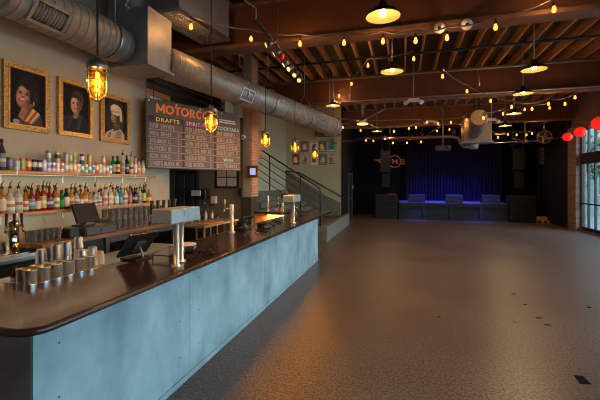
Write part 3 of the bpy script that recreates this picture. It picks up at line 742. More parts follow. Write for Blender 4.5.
cans = [ # px, h, r, body, band, words, stacked(h, body, band, words) or None
 (8.2,.158,.033,(.10,.22,.05),(.30,.12,.45),'tall green and purple',None),
 (15.8,.122,.033,(.62,.66,.62),(.35,.5,.5),'short pale grey-green',None),
 (20.8,.158,.033,(.75,.28,.05),(.25,.42,.15),'tall orange and green',None),
 (27.0,.158,.033,(.72,.10,.03),(.75,.6,.4),'tall red',None),
 (33.0,.150,.032,(.05,.04,.05),(.62,.5,.35),'tall black with tan band',None),
 (38.0,.150,.032,(.05,.05,.07),(.72,.66,.66),'tall black with pale band',None),
 (42.3,.150,.029,(.62,.56,.60),(.8,.76,.76),'slim lilac-white',None),
 (46.3,.124,.030,W_,(.30,.35,.62),'white with blue band',(.150,(.10,.34,.40),(.7,.5,.4),'tall teal')),
 (50.4,.124,.030,(.78,.74,.70),(.35,.12,.45),'white with purple band',None),
 (54.8,.124,.030,W_,(.75,.66,.35),'white with yellow band',(.142,(.66,.54,.40),(.06,.05,.05),'tan with black band')),
 (58.9,.124,.030,W_,(.65,.10,.12),'white with red band',None),
 (63.1,.124,.030,(.25,.62,.60),W_,'aqua with white band',(.142,(.74,.36,.12),(.25,.5,.5),'orange with teal band')),
 (67.5,.124,.030,(.82,.42,.10),(.85,.7,.4),'bright orange',(.142,(.15,.42,.45),(.75,.4,.2),'teal with orange band')),
 (72.0,.124,.030,(.80,.62,.35),W_,'peach with white band',(.142,(.72,.42,.12),(.22,.4,.15),'orange with green band')),
 (76.0,.124,.030,W_,(.75,.45,.2),'white with orange band',None),
 (80.0,.124,.030,(.15,.42,.20),W_,'green with white band',(.142,(.08,.11,.22),(.75,.75,.75),'navy with silver band')),
 (83.6,.124,.030,W_,(.15,.45,.30),'white with green band',None),
 (87.6,.124,.030,(.12,.40,.28),(.7,.75,.6),'green with pale band',(.142,(.78,.38,.08),(.75,.48,.2),'plain orange')),
 (91.2,.124,.030,W_,(.15,.25,.55),'white with navy band',None),
 (94.6,.150,.031,(.65,.14,.10),(.8,.74,.6),'tall red with cream band',None),
 (98.2,.140,.030,W_,(.80,.65,.15),'white with golden band',None),
 (102.0,.124,.030,(.45,.62,.75),W_,'sky blue with white band',(.142,(.74,.36,.10),(.82,.62,.4),'orange with peach band')),
 (105.2,.124,.030,(.74,.32,.12),W_,'rust with white band',None),
 (108.2,.124,.030,W_,(.20,.40,.65),'white with mid-blue band',None),
]
lastY = along(1.0,-4.31); lastr = .045; ns = 0
for i, (px,h,r,c1,c2,wd,up) in enumerate(cans):
    y = along(px,-4.30); y = max(y, lastY+lastr+r+.002); lastY, lastr = y, r
    can('%s can, %s from left in the upper shelf row' % (wd, ORD[i]), (-4.29,y,US), h, r, c1, c2, 'cans on the upper shelf')
    if up:
        can('%s can stacked on other cans, %s stacked can from left' % (up[3], ORD[ns]), (-4.29,y,US+h), up[0], r, up[1], up[2], 'cans stacked on the upper shelf cans'); ns += 1

# ------------------------------------------------------------------ glasses on the back bar
def glass(lab, loc, grp, r=.042, h=.15):
    k = ('g', r, h)
    if k not in _mc:
        _mc[k] = MB().lathe([(0,0),(r*.78,0),(r*.80,.006),(r,h),(r-.003,h),(r*.76,.014),(0,.014)],12).mesh('drinking_glass', M['drinkglass'])
    return tag(link('drinking_glass', _mc[k], None, loc), lab, 'glass', grp)
y0 = along(93,-4.1); n = 0
for i in range(10):
    for j, x in enumerate((-4.06,-4.2,-4.34)):
        y = 4.33 + i*.118
        row = ['front','middle','back'][j]
        glass('clear pint glass, %s in the %s row standing on the back bar' % (ORD[i],row), (x,y,BBZ), 'pint glasses on the back bar')
        if j < 2: glass('clear pint glass stacked on the %s row, %s from the cash drawer' % (row,ORD[i]), (x,y,BBZ+.15), 'stacked pint glasses on the back bar', h=.148)
for i in range(5):
    for j, x in enumerate((-4.1,-4.2)):
        glass('clear tumbler, %s in the %s row left of the receipt printer' % (ORD[i],['front','back'][j]), (x,3.20+i*.075,BBZ), 'tumblers left of the cash drawer', r=.034, h=.13)
# cash drawer and register
cr = thing('cash_register', 'cash drawer with black tilted touch screen on the back bar', 'cash register', (-4.12,3.99,BBZ))
MB().rbox(-.2,.2,-.26,.26,0,.11,.008).build('drawer_case', M['darkgrey'], cr)
f_ = MB().box(.2,.212,-.25,.25,.012,.098).build('drawer', M['darkgrey'], cr); MB().cyl((.213,-.03,.06),(.222,-.03,.06),.012,n=10).build('lock', M['chrome'], f_)
MB().rbox(-.1,.1,-.2,0,.11,.135,.006).beam((-.02,-.1,.135),(.03,-.12,.27),.05,.08).build('stand', M['black'], cr)
m_ = Matrix.Translation((.06,-.12,.29)) @ roty(math.radians(-22))
MB().mbox(m_,.03,.36,.26).build('touch_screen', M['rubber'], cr)
tag(MB().rbox(-4.3,-3.98,3.56,3.70,BBZ,BBZ+.12,.01).build('receipt_printer', M['black']), 'black receipt printer left of the cash drawer', 'printer')
# ================================================================== things on and behind the bar
# cups on the steel ledge
def cup(lab, loc, h, rb, rt, grp, inv=True, name='steel_cup'):
    k = ('c', h, rb, rt, inv)
    if k not in _mc:
        if inv: pr = [(rb-.003,.0),(rb+.002,0),(rb+.002,.006),(rb,.009),(rt+.004,h-.012),(rt,h-.004),(rt-.006,h),(0,h-.002)]
        else: pr = [(0,0),(rb,0),(rb+.002,.006),(rt,h-.004),(rt+.002,h),(rt-.003,h),(rb-.003,.008),(0,.008)]
        _mc[k] = MB().lathe(pr,16).mesh('steel_cup', M['cupsteel'])
    return tag(link(name, _mc[k], None, loc), lab, 'cup', grp)
big = [(41.5,'first from the left'),(56,'second from the left'),(66.5,'third from the left'),(82.5,'fourth from the left'),(92.5,'fifth from the left')]
for i, (px, w) in enumerate(big):
    p = P(px, [268,267,270,270,266][i], Z=LZ)
    if i == 2:
        cup('inverted steel tumbler on the ledge carrying another, third tall cup from the left', (p.x,p.y,LZ), .15,.053,.040,'tall steel cups on the ledge')
        cup('inverted steel tumbler stacked on top of the third tall cup', (p.x,p.y,LZ+.15), .13,.048,.037,'tall steel cups on the ledge')
    else:
        cup('tall inverted steel cup on the ledge behind the bar, %s' % w, (p.x,p.y,LZ), [.19,.23,0,.20,.20][i],.055,.039,'tall steel cups on the ledge')
p = P(78.5,262,Z=LZ)
cup('inverted steel tumbler behind the third and fourth tall cups, carrying another', (p.x,p.y,LZ),.15,.05,.039,'tall steel cups on the ledge')
cup('inverted steel tumbler topping the rearmost stack of two', (p.x,p.y,LZ+.15),.12,.046,.036,'tall steel cups on the ledge')
p = P(100.5,263.5,Z=LZ); cup('small inverted steel cup at the right end of the ledge', (p.x,p.y,LZ),.13,.040,.030,'tall steel cups on the ledge')
for i, px in enumerate((13.5,23.5,33,43,51.5,59.5)):
    x = -2.86; y = 2.215 + i*.115
    cup('short steel cup, %s from the left in the row along the counter edge' % ORD[i], (x-.02,y,LZ), .15,.040,.046,'short steel cups along the counter edge', False)
for i in range(4):
    cup('short steel cup, %s from the left in the row behind the edge row' % ORD[i], (-2.985,2.23+i*.115,LZ), .15,.040,.046,'short steel cups behind the edge row', False)
bottle('sauce_bottle', 'small dark bottle with red and white label left of the steel cups', None, (-3.08,2.24,LZ), .028,.15, G((.06,.03,.02)), L((.65,.06,.05)), BK, pour=False, lab2=L((.8,.78,.74)), neck=.010)
sw = thing('bar_spoon', 'long thin steel bar spoon standing in the second tall cup stack', 'spoon', (0,0,0))
pp = P(54,246,Z=1.2)
sw.location = P(57.5,262,Z=LZ); l0 = sw.location
sw.location = (l0.x-.07, l0.y+.06, LZ)
MB().tube([(0,0,.01),(-.01,.06,.34)], .004, 6).build('shaft', M['brass'], sw)
MB().ball((-.01,.06,.345),.009,8,6).build('tip', M['brass'], sw)

# near touch-screen till, seen from the back
def till(lab, corner_lb, corner_rb, tilt, wid, hgt, nm='point_of_sale_screen'):
    c = (Vector(corner_lb)+Vector(corner_rb))/2
    d = (Vector(corner_rb)-Vector(corner_lb)); ang = math.atan2(d.y, d.x)
    t = thing(nm, lab, 'screen', (c.x,c.y,TOP), ang)
    # local: x along the screen, +y away from customers, back faces -y
    MB().rbox(-.11,.11,-.17,.05,0,.018,.004).build('base', M['blackmetal'], t)
    m = Matrix.Translation((0,0,.045)) @ rotx(tilt) @ Matrix.Translation((0,0,hgt/2))
    b = MB().mbox(m, wid, .022, hgt); s = b.build('screen_back', M['black'], t)
    m2 = m @ Matrix.Translation((0,.0135,0)); MB().mbox(m2, wid-.03,.004,hgt-.03).build('screen_glass', M['darkgrey'], s)
    m3 = m @ Matrix.Translation((0,-.02,-.02)); MB().mbox(m3,.12,.018,.12).build('rear_plate', M['darkgrey'], s)
    a = m @ Vector((0,-.03,-.02))
    MB().tube([a,(0,a.y-.03,a.z-.05),(0,-.15,.04),(0,-.14,.012)],.012,8).build('arm', M['dullsteel'], t)
    return t
till('black touch-screen till leaning back on the bar left of the grey beer tower', (-2.74,2.98,0), (-2.70,3.35,0), math.radians(38), .38, .29)
till('small black tablet till tilted on the bar before the chrome tap column', (-2.66,5.42,0), (-2.62,5.78,0), math.radians(42), .34, .24)

# grey beer tower near the front edge
def tower(lab, x, y, ln, taps, hz):
    t = thing('beer_tower', lab, 'beer tower', (x,y,TOP))
    MB().rbox(-.13,.09,0,ln,hz,hz+.135,.008).build('tower_box', M['towersteel'], t)
    for k, yy in enumerate((.13,ln-.13)):
        q = MB().lathe([(0,0),(.05,0),(.05,.012),(.027,.018),(.027,hz),(0,hz)],14,(.045 if k == 0 else -.05,yy,0)).build('pole', M['polesteel'], t)
    for k in range(taps):
        yy = .06 + (ln-.12)*k/max(1,taps-1)
        f = MB().cyl((-.13,yy,hz+.07),(-.18,yy,hz+.07),.013,n=8).cyl((-.18,yy,hz+.085),(-.195,yy,hz-.02),.011,n=8).build('faucet', M['chrome'], t)
        MB().cyl((-.175,yy,hz+.08),(-.17,yy,hz+.21),.010,.017,n=8).build('tap_handle', M['black'], f)
    MB().cyl((.091,ln*.42,hz+.09),(.093,ln*.42,hz+.09),.018,n=12).build('emblem', M['steel'], t)
    return t
tower('grey box beer tower on two chrome poles, in front of the menu board', -2.09, 2.83, .47, 5, .41)
tower('grey box beer tower at the far end of the bar by the stairs', -2.09, 6.62, .47, 5, .41)
def column(lab, x, y, h, r, z=TOP):
    r *= .72
    t = thing('tap_column', lab, 'beer tap', (x,y,z))
    MB().lathe([(0,0),(r*1.7,0),(r*1.7,.015),(r,.02),(r,h),(r*.8,h+.015),(0,h+.015)],14).build('column', M['polesteel'], t)
    f = MB().cyl((-r,0,h-.06),(-.13,0,h-.05),.014,n=8).cyl((-.13,0,h-.035),(-.145,0,h-.15),.012,n=8).build('faucet', M['chrome'], t)
    MB().cyl((-.125,0,h-.04),(-.12,0,h+.09),.010,.016,n=8).build('tap_handle', M['steel'], f)
column('single chrome tap column on the inner edge of the bar, mid-way', -2.60, 5.22, .43, .045)
column('single chrome tap column on the far return of the bar, under the brick column', -3.55, 9.3, .42, .04)
column('second chrome tap column on the far return, nearer the stairs', -3.15, 9.4, .30, .03)
# wires, trays, devices
tr = thing('wire_tray', 'black wire card-reader tray leaning beside the near till', 'tray', (-2.36,3.30,TOP))
q = MB()
for k in range(6): q.tube([(-.10+.04*k,-.14,.05),(-.10+.04*k,.14,.09)],.004,5)
q.build('wires', M['dullsteel'], tr)
MB().tube([(-.11,-.15,.05),(.11,-.15,.05),(.11,.15,.09),(-.11,.15,.09),(-.11,-.15,.05)],.006,6).build('rim', M['blackmetal'], tr)
for sx in (-1,1):
    MB().tube([(sx*.1,-.14,.05),(sx*.1,-.14,.0)],.006,6).tube([(sx*.1,.14,.09),(sx*.1,.14,0)],.006,6).build('foot', M['blackmetal'], tr)
def reader(lab, x, y, rz, name='card_reader', cat='card reader'):
    t = thing(name, lab, cat, (x,y,TOP), rz)
    MB().rbox(-.045,.045,-.09,.09,0,.05,.012).build('case', M['black'], t)
    MB().box(-.035,.035,0,.07,.05,.053).build('display', M['darkgrey'], t)
    MB().box(-.035,.035,-.075,-.01,.05,.054).build('keypad', M['rubber'], t)
reader('black card reader lying behind the grey beer tower poles', -2.35, 3.66, .6)
reader('black card reader on the bar right of the tablet till', -2.28, 5.9, -.5)
reader('black card reader on the bar just before the far beer tower', -2.35, 6.35, .8)
tag(MB().rbox(-2.5,-2.3,6.0,6.22,TOP,TOP+.07,.012).build('receipt_printer', M['black']), 'low black receipt printer on the bar between the tablet till and far beer tower', 'printer')
random.seed(11)
for nm, cx, cy, lab in (('coiled_cable',-2.12,3.68,'tangle of black cable on the bar beside the near till'),('coiled_cable',-2.42,6.85,'tangle of black cable on the bar behind the far beer tower'),('coiled_cable',-2.2,5.5,'loop of black cable on the bar beside the tablet till')):
    pts = [(cx+.10*math.cos(t*1.1)*(1+.3*math.sin(t*2.3)), cy+.14*math.sin(t)*(1+.25*math.cos(t*1.7)), TOP+.008+.014*(1+math.sin(t*1.9))) for t in [k*.35 for k in range(50)]]
    tag(MB().tube(pts,.006,6).build(nm, M['cable']), lab, 'cable')
tw_ = MB().rbox(-2.72,-2.5,3.75,4.05,TOP,TOP+.035,.012); tag(tw_.build('bar_towel', M['towel']), 'folded pale bar towel on the bar behind the beer tower poles', 'towel')
fm = thing('far_tablet', 'small black tablet on a stand at the far end of the bar behind the tower', 'screen', (-2.2,7.5,TOP), .5)
MB().rbox(-.08,.08,-.08,.08,0,.015,.004).build('base', M['black'], fm)
MB().beam((0,0,.015),(.03,0,.12),.03,.02).build('stem', M['black'], fm)
MB().mbox(Matrix.Translation((.03,0,.17)) @ roty(-.6),.015,.3,.2).build('screen', M['black'], fm)

# ------------------------------------------------------------------ behind: alcove fittings on the olive wall (Y = 9)
YW = 9.0
def wallbox(px0,px1,py0,py1,Y): a = P(px0,py1,Y=Y); b = P(px1,py0,Y=Y); return a.x,b.x,a.z,b.z
x0,x1,z0,z1 = wallbox(195.5,210,189,199,YW)
t = thing('towel_dispenser', 'black and white paper towel dispenser on the olive wall', 'dispenser', ((x0+x1)/2,YW,z0))
MB().rbox(x0,x1,YW-.24,YW-.002,z0,z1,.02).build('case', M['black'], t, True)
MB().rbox(x0+.03,x1-.14,YW-.27,YW-.24,z0+.10,z1-.03,.01).build('front_cover', M['white'], t, True)
x0,x1,z0,z1 = wallbox(212.5,217.5,196,205,YW)
t = thing('soap_dispenser', 'white soap dispenser on the olive wall right of the towel dispenser', 'dispenser', ((x0+x1)/2,YW,z0))
MB().rbox(x0,x1,YW-.12,YW-.002,z0+.05,z1,.015).build('case', M['white'], t, True)
MB().box(x0+.03,x1-.03,YW-.14,YW-.02,z0,z0+.05).build('push_bar', M['darkgrey'], t, True)
x0,x1,z0,z1 = wallbox(216,239,166,188,YW)
t = thing('framed_notice', 'black framed pair of pale notices on the olive wall below the menu board', 'notice', ((x0+x1)/2,YW,z0))
MB().box(x0,x1,YW-.03,YW-.002,z0,z1).build('frame', M['black'], t, True)
for k in range(2):
    for j in range(2):
        xa = x0+.05+k*(x1-x0-.08)/2; za = z0+.05+j*(z1-z0-.08)/2
        MB().box(xa,xa+(x1-x0-.14)/2,YW-.034,YW-.03,za,za+(z1-z0-.14)/2).build('notice_sheet', colmat('notice_paper', [(.5,.5,.45),(.52,.42,.38),(.48,.5,.46),(.5,.47,.4)][k*2+j],.6), t, True)
x0,x1,z0,z1 = wallbox(240,243.5,188,196,8.98)
tag(MB().rbox(x0,x1,8.9,8.99,z0,z1,.02).build('wall_phone', M['black']), 'small black handset on the edge of the olive wall beside the column', 'phone')
sk = thing('hand_sink', 'stainless hand sink with a tall tap against the olive wall', 'sink', (-5.0,8.7,0))
MB().rbox(-5.35,-4.6,8.45,8.99,.82,.98,.02).build('basin', M['steel'], sk, True)
MB().box(-5.3,-5.26,8.5,8.54,0,.82).box(-4.69,-4.65,8.5,8.54,0,.82).box(-5.3,-5.26,8.9,8.94,0,.82).box(-4.69,-4.65,8.9,8.94,0,.82).build('leg_frame', M['dullsteel'], sk, True)
MB().tube([(-5.2,8.93,.98),(-5.2,8.93,1.25),(-5.2,8.85,1.32),(-5.2,8.74,1.28)],.014,8).build('faucet', M['chrome'], sk, True)
pf = thing('prep_table', 'stainless prep table with wooden board in the alcove behind the bar', 'table', (-4.45,7.2,0))
MB().box(-4.75,-3.95,6.7,8.3,.90,.94).build('table_top', M['dullsteel'], pf, True)
for x in (-4.7,-4.0):
    for y in (6.76,8.24): MB().cyl((x,y,0),(x,y,.90),.022,n=8).build('leg', M['dullsteel'], pf, True)
MB().box(-4.72,-3.98,6.73,8.27,.3,.33).build('lower_shelf', M['dullsteel'], pf, True)
tag(MB().rbox(-4.3,-3.98,6.9,7.6,.94,.97,.008).build('cutting_board', M['framewood']), 'wooden cutting board on the stainless prep table', 'board')
rr = random.Random(3)
for k in range(5):
    c_ = [(.1,.3,.08),(.65,.28,.05),(.6,.08,.03),(.75,.72,.66),(.55,.35,.1)][k]
    bottle('mixer_bottle', '%s bottle standing on the prep table in the alcove' % ['green','amber','red','clear','golden'][k], 'bottles on the prep table', (-4.55+.0*k,6.85+k*.3,.94), .036,.26, G(c_), L((.7,.66,.55)), BK, pour=bool(k % 2))
for k, (x, y, c_, w) in enumerate([(-3.5,9.35,(.65,.12,.03),'red'),(-3.35,9.30,(.70,.40,.08),'amber'),(-2.9,9.32,(.75,.7,.6),'clear')]):
    bottle('mixer_bottle', '%s bottle on the far return of the bar beneath the brick column' % w, 'bottles on the far return', (x+.12,y+.15,TOP), .032,.13 if k < 2 else .16, G(c_), L((.7,.6,.4)), BK, pour=False)

# tv and camera on the column
x0,x1,z0,z1 = wallbox(248.3,257.6,165.5,177.5,8.9)
t = thing('wall_screen', 'small wood-framed lit screen on the brick column', 'screen', ((x0+x1)/2,8.95,z0))
MB().box(x0,x1,8.88,8.955,z0,z1).build('frame', M['shelfdark'], t, True)
MB().box(x0+.06,x1-.05,8.872,8.88,z0+.07,z1-.07).build('display', M['screen'], t, True)
def camera_(lab, p, d, r=.05):
    t = thing('security_camera', lab, 'camera', p)
    d = Vector(d).normalized()
    MB().ball((0,0,0), r, 12, 8).build('housing', M['white'], t)
    MB().cyl(d*r*.7, d*r*1.08, r*.34, n=12).build('lens', M['black'], t)
    return t
p = P(243,137,Y=8.9); t = camera_('white security camera on the grey column beside the menu board', p, (.5,-1,-.3), .07)
MB().cyl((0,0,.02),(.0,.09,.05),.02,n=8).build('bracket', M['white'], t)
for px,py,lab in ((439,30,'white dome camera under the nearest girder, left of the pair'),(466,26.5,'white dome camera under the nearest girder, right of the pair')):
    p = P(px,py,Y=6.2); t = camera_(lab, (p.x,6.12,p.z), (-.1,-1,-.45), .085)
    MB().cyl((0,.03,.04),(0,.10,.06),.03,n=8).build('bracket', M['white'], t)

# ------------------------------------------------------------------ framed portraits
SK1, SK2, SK3 = (.36,.16,.09), (.45,.24,.13), (.33,.22,.14)
def portrait(lab, ya, yb, za, zb, frame, fig, fw):
    w, h = yb-ya, zb-za
    t = thing('framed_portrait', lab, 'painting', (-4.495,(ya+yb)/2,za), PI/2, 'framed portraits above the shelves')
    f = MB()
    f.box(-w/2,w/2,-.04,0,0,fw).box(-w/2,w/2,-.04,0,h-fw,h).box(-w/2,-w/2+fw,-.04,0,fw,h-fw).box(w/2-fw,w/2,-.04,0,fw,h-fw)
    f.build('frame', frame, t)
    i = fw*.75
    lip = MB().box(-w/2+i,w/2-i,-.048,-.04,i,i+.012).box(-w/2+i,w/2-i,-.048,-.04,h-i-.012,h-i).box(-w/2+i,-w/2+i+.012,-.048,-.04,i+.012,h-i-.012).box(w/2-i-.012,w/2-i,-.048,-.04,i+.012,h-i-.012)
    lip.build('frame_lip', M['goldlight'], t)
    MB().box(-w/2+fw-.002,w/2-fw+.002,-.012,-.002,fw-.002,h-fw+.002).build('canvas', colmat('dark_canvas',(.007,.007,.008),.95), t)
    mb = MB(); mats = []
    y = -.0125
    for shape, col, a in fig:
        mats.append(colmat('oil_paint', col, .85)); mb.slot(len(mats)-1); y -= .0006
        if shape == 'e': mb.disc((a[0],a[1]*h),a[2],a[3],y,22,a[4] if len(a) > 4 else 0)
        else: mb.poly([(p[0],p[1]*h) for p in a],y)
    mb.build('painted_figure', mats, t)
HR = (.010,.008,.008)
portrait('gold-framed painted portrait of a smiling dark-haired woman, leftmost of three', 3.115,3.69,2.49,3.29, M['gold'], [
 ('e',HR,(.02,.60,.15,.21,-.2)), ('e',HR,(.10,.46,.07,.13)), ('e',(.035,.03,.03),(.10,.60,.02,.10,.25)),
 ('p',(.10,.03,.05),[(-.13,.09),(.205,.09),(.205,.20),(.12,.30),(-.02,.24),(-.12,.13)]),
 ('p',(.24,.10,.06),[(-.11,.20),(-.03,.13),(.07,.27),(.07,.44),(-.06,.38)]),
 ('p',(.40,.18,.10),[(-.10,.20),(-.05,.15),(.0,.30),(-.02,.38),(-.06,.36)]),
 ('e',(.34,.14,.08),(-.045,.525,.088,.148,-.22)), ('e',(.50,.23,.14),(-.062,.53,.062,.118,-.22)), ('e',(.20,.08,.05),(.02,.50,.022,.10,-.15)),
 ('e',(.64,.36,.25),(-.055,.625,.045,.028,-.1)), ('e',(.66,.32,.22),(-.095,.515,.022,.026)), ('e',(.60,.28,.19),(-.005,.505,.022,.026)),
 ('e',(.03,.012,.01),(-.088,.585,.022,.006,.1)), ('e',(.03,.012,.01),(-.008,.578,.022,.006,-.3)),
 ('e',(.02,.01,.01),(-.086,.562,.017,.009)), ('e',(.02,.01,.01),(-.010,.555,.017,.009,-.15)),
 ('p',(.62,.34,.23),[(-.055,.575),(-.047,.575),(-.042,.52),(-.062,.52)]), ('e',(.22,.08,.05),(-.052,.515,.020,.007)),
 ('e',(.42,.05,.05),(-.062,.468,.040,.020,-.08)), ('e',(.82,.76,.68),(-.062,.471,.032,.010,-.08)),
 ('e',HR,(.01,.695,.10,.05,-.35)), ('e',HR,(.065,.60,.035,.12,-.1)),
 ('p',(.70,.48,.08),[(-.04,.14),(-.01,.13),(.10,.33),(.07,.36)]), ('p',(.55,.07,.05),[(-.01,.13),(.02,.12),(.13,.31),(.10,.33)]), ('p',(.72,.50,.10),[(.02,.12),(.045,.115),(.155,.28),(.13,.31)]), ('p',(.08,.10,.32),[(.045,.115),(.075,.11),(.17,.26),(.155,.28)]),
 ('e',(.62,.36,.10),(.075,.43,.010,.03)), ('e',(.32,.30,.34),(-.14,.12,.04,.03)) ], .07)
portrait('bright gold-framed painted portrait of a dark-haired man in a dark coat, middle of three', 3.815,4.375,2.50,3.285, M['goldlight'], [
 ('p',(.016,.018,.026),[(-.21,.09),(.21,.09),(.21,.30),(.13,.42),(-.04,.40),(-.21,.32)]),
 ('p',(.05,.05,.06),[(.02,.12),(.06,.12),(.11,.38),(.06,.40)]), ('p',(.035,.036,.045),[(-.16,.12),(-.12,.12),(-.02,.38),(-.05,.39)]),
 ('p',(.30,.14,.08),[(-.035,.33),(.045,.36),(.07,.50),(-.03,.48)]), ('p',(.30,.27,.24),[(-.03,.33),(.03,.34),(.02,.37),(-.02,.36)]),
 ('e',(.045,.022,.013),(.03,.67,.105,.145,-.15)), ('e',(.16,.07,.03),(.085,.63,.035,.11,-.1)), ('e',(.09,.04,.02),(.02,.76,.07,.04,-.2)),
 ('e',(.46,.24,.13),(-.01,.565,.072,.120,.06)), ('e',(.62,.37,.23),(-.028,.575,.046,.100,.06)), ('e',(.24,.11,.06),(.045,.55,.022,.085)),
 ('e',(.70,.45,.30),(-.025,.655,.035,.022)), ('e',(.68,.40,.27),(-.045,.545,.016,.024)),
 ('p',(.045,.022,.013),[(-.085,.66),(-.05,.70),(.06,.70),(.085,.62),(.10,.72),(.0,.79),(-.07,.76)]),
 ('e',(.05,.02,.01),(-.042,.612,.020,.006,.15)), ('e',(.05,.02,.01),(.026,.615,.020,.006,-.15)),
 ('e',(.02,.01,.01),(-.042,.592,.014,.008)), ('e',(.02,.01,.01),(.024,.594,.014,.008)),
 ('p',(.70,.44,.29),[(-.016,.60),(-.006,.60),(.0,.545),(-.024,.545)]), ('e',(.26,.10,.06),(-.010,.54,.018,.006)),
 ('e',(.34,.11,.08),(-.012,.500,.026,.009)), ('e',(.16,.06,.04),(-.012,.503,.026,.003)) ], .06)
portrait('old gold-framed painted portrait of a figure in a pale headscarf, right of three', 4.525,5.135,2.49,3.25, M['gold'], [
 ('e',(.028,.022,.017),(0,.5,.2,.33)),
 ('p',(.44,.38,.30),[(-.21,.09),(.21,.09),(.21,.20),(.15,.28),(.08,.33),(-.06,.28),(-.18,.2)]), ('p',(.26,.22,.17),[(-.02,.10),(.12,.10),(.15,.24),(.06,.28)]), ('p',(.18,.15,.11),[(-.15,.10),(-.10,.10),(-.07,.24),(-.12,.2)]),
 ('p',(.09,.06,.045),[(-.03,.24),(.10,.30),(.11,.46),(-.03,.42)]),
 ('e',(.13,.085,.055),(.01,.535,.095,.140,.05)), ('e',(.30,.205,.135),(-.045,.545,.042,.110,.05)), ('e',(.45,.33,.22),(-.055,.61,.025,.025)), ('e',(.42,.29,.19),(-.065,.515,.018,.03)), ('e',(.05,.032,.022),(.06,.50,.03,.10)),
 ('e',(.62,.55,.44),(.02,.70,.120,.088,-.15)), ('p',(.58,.51,.40),[(.09,.72),(.145,.69),(.155,.50),(.115,.46),(.10,.56)]), ('p',(.36,.31,.24),[(-.08,.655),(.12,.69),(.12,.665),(-.08,.63)]), ('e',(.40,.35,.27),(.04,.745,.07,.010,-.2)), ('e',(.74,.67,.55),(-.01,.745,.05,.028,-.1)),
 ('e',(.035,.02,.015),(-.075,.598,.018,.005,.2)), ('e',(.02,.012,.01),(-.070,.578,.014,.008)), ('e',(.03,.018,.012),(-.005,.578,.014,.008)),
 ('p',(.34,.23,.15),[(-.088,.53),(-.058,.59),(-.045,.52),(-.085,.51)]), ('e',(.07,.03,.02),(-.070,.508,.018,.005)),
 ('e',(.14,.055,.04),(-.060,.462,.024,.009)), ('e',(.05,.03,.02),(-.05,.415,.03,.012)) ], .065)

# ------------------------------------------------------------------ menu board
BW, BH = 2.13, 1.23
mbx = Vector((-4.29,5.33,2.10)); ang = math.atan2(1.94,.87)
mb_ = thing('menu_board', 'large brown hanging menu board with orange heading and rows of drinks', 'menu board', mbx, ang)
MB().rbox(0,BW,0,.05,0,BH,.006).build('board_panel', M['boardface'], mb_)
hdr = .755*BH
cols = [(.035,.70),(.745,1.425),(1.47,2.10)]
rows = 6; rh = (hdr-.09*BH-.02)/rows
for x in (.72,1.445): MB().box(x-.018,x+.018,-.006,0,.015,hdr).build('column_divider', M['boarddark'], mb_)
for c0, c1 in cols:
    MB().box(c0,c1,-.008,0,hdr-.09*BH+.008,hdr).build('heading_slat', M['boarddark'] if c0 < .5 else M['boardface'], mb_)
for r in range(rows):
    z = .02 + r*rh
    for c0, c1 in cols:
        MB().box(c0,c1,-.010,0,z+.018,z+rh-.006).build('menu_slat', M['boardslat'], mb_)
    MB().box(.02,BW-.02,-.022,0,z,z+.014).build('slat_ledge', M['boardledge'], mb_)
for x in (.05,.58,1.1,1.62,2.08): MB().cyl((x,-.012,BH-.04),(x,0,BH-.04),.016,n=10).build('fixing', M['white'], mb_)
def glyph(ch, x0, x1, z0, h, st=.034):
    g = MB(); y0, y1 = -.005, 0; cx = (x0+x1)/2; cz = z0+h/2
    def bar(ax, az, bx_, bz, w=st): g.beam((ax,-.0025,az),(bx_,-.0025,bz),.005,w,(0,1,0)) if False else g.mbox(Matrix.Translation(((ax+bx_)/2,-.0025,(az+bz)/2)) @ roty(-math.atan2(bz-az,bx_-ax)), math.hypot(bx_-ax,bz-az), .005, w)
    def arc(ox, oz, rx_, rz_, t0, t1, n=28):
        ps = []
        for i in range(n+1):
            t = t0+(t1-t0)*i/n; ps.append((ox+rx_*math.cos(t), oz+rz_*math.sin(t), ox+(rx_-st)*math.cos(t), oz+(rz_-st)*math.sin(t)))
        b0 = g.addv([(p[0],y0,p[1]) for p in ps]+[(p[2],y0,p[3]) for p in ps]+[(p[0],y1,p[1]) for p in ps]+[(p[2],y1,p[3]) for p in ps]); m = n+1
        for i in range(n):
            g.face([b0+i,b0+m+i,b0+m+i+1,b0+i+1]); g.face([b0+i,b0+i+1,b0+2*m+i+1,b0+2*m+i]); g.face([b0+m+i+1,b0+m+i,b0+3*m+i,b0+3*m+i+1])
    q = st/2
    if ch == 'M':
        bar(x0+q,z0,x0+q,z0+h); bar(x1-q,z0,x1-q,z0+h); bar(x0+q,z0+h-.01,cx,z0+h*.25); bar(x1-q,z0+h-.01,cx,z0+h*.25)
    elif ch == 'O': arc(cx,cz,(x1-x0)/2,h/2,0,2*PI)
    elif ch == 'C': arc(cx+.01,cz,(x1-x0)/2,h/2,.22*PI,1.78*PI)
    elif ch == 'T': bar(x0,z0+h-q,x1,z0+h-q); bar(cx,z0,cx,z0+h-st)
    elif ch == 'R':
        bar(x0+q,z0,x0+q,z0+h); arc(x0+(x1-x0)*.42,z0+h*.69,(x1-x0)*.52,h*.31,-PI/2,PI/2,16)
        bar(x0+st,z0+h-q,x0+(x1-x0)*.45,z0+h-q); bar(x0+st,z0+h*.38+q,x0+(x1-x0)*.45,z0+h*.38+q); bar(x0+(x1-x0)*.42,z0+h*.40,x1-q*.6,z0+.006)
    return g.build('heading_letter', M['orange'], mb_)
for ch, a_, b_ in zip('MOTORCO', (.185,.365,.545,.675,.865,.995,1.15), (.35,.535,.665,.845,.985,1.14,1.32)):
    glyph(ch, a_, b_, hdr+.065, .165)
text('column_heading', 'DRAFTS', .10, M['yellow'], mb_, (.17,-.012,hdr-.09), .002, width=.46, sp=1.2)
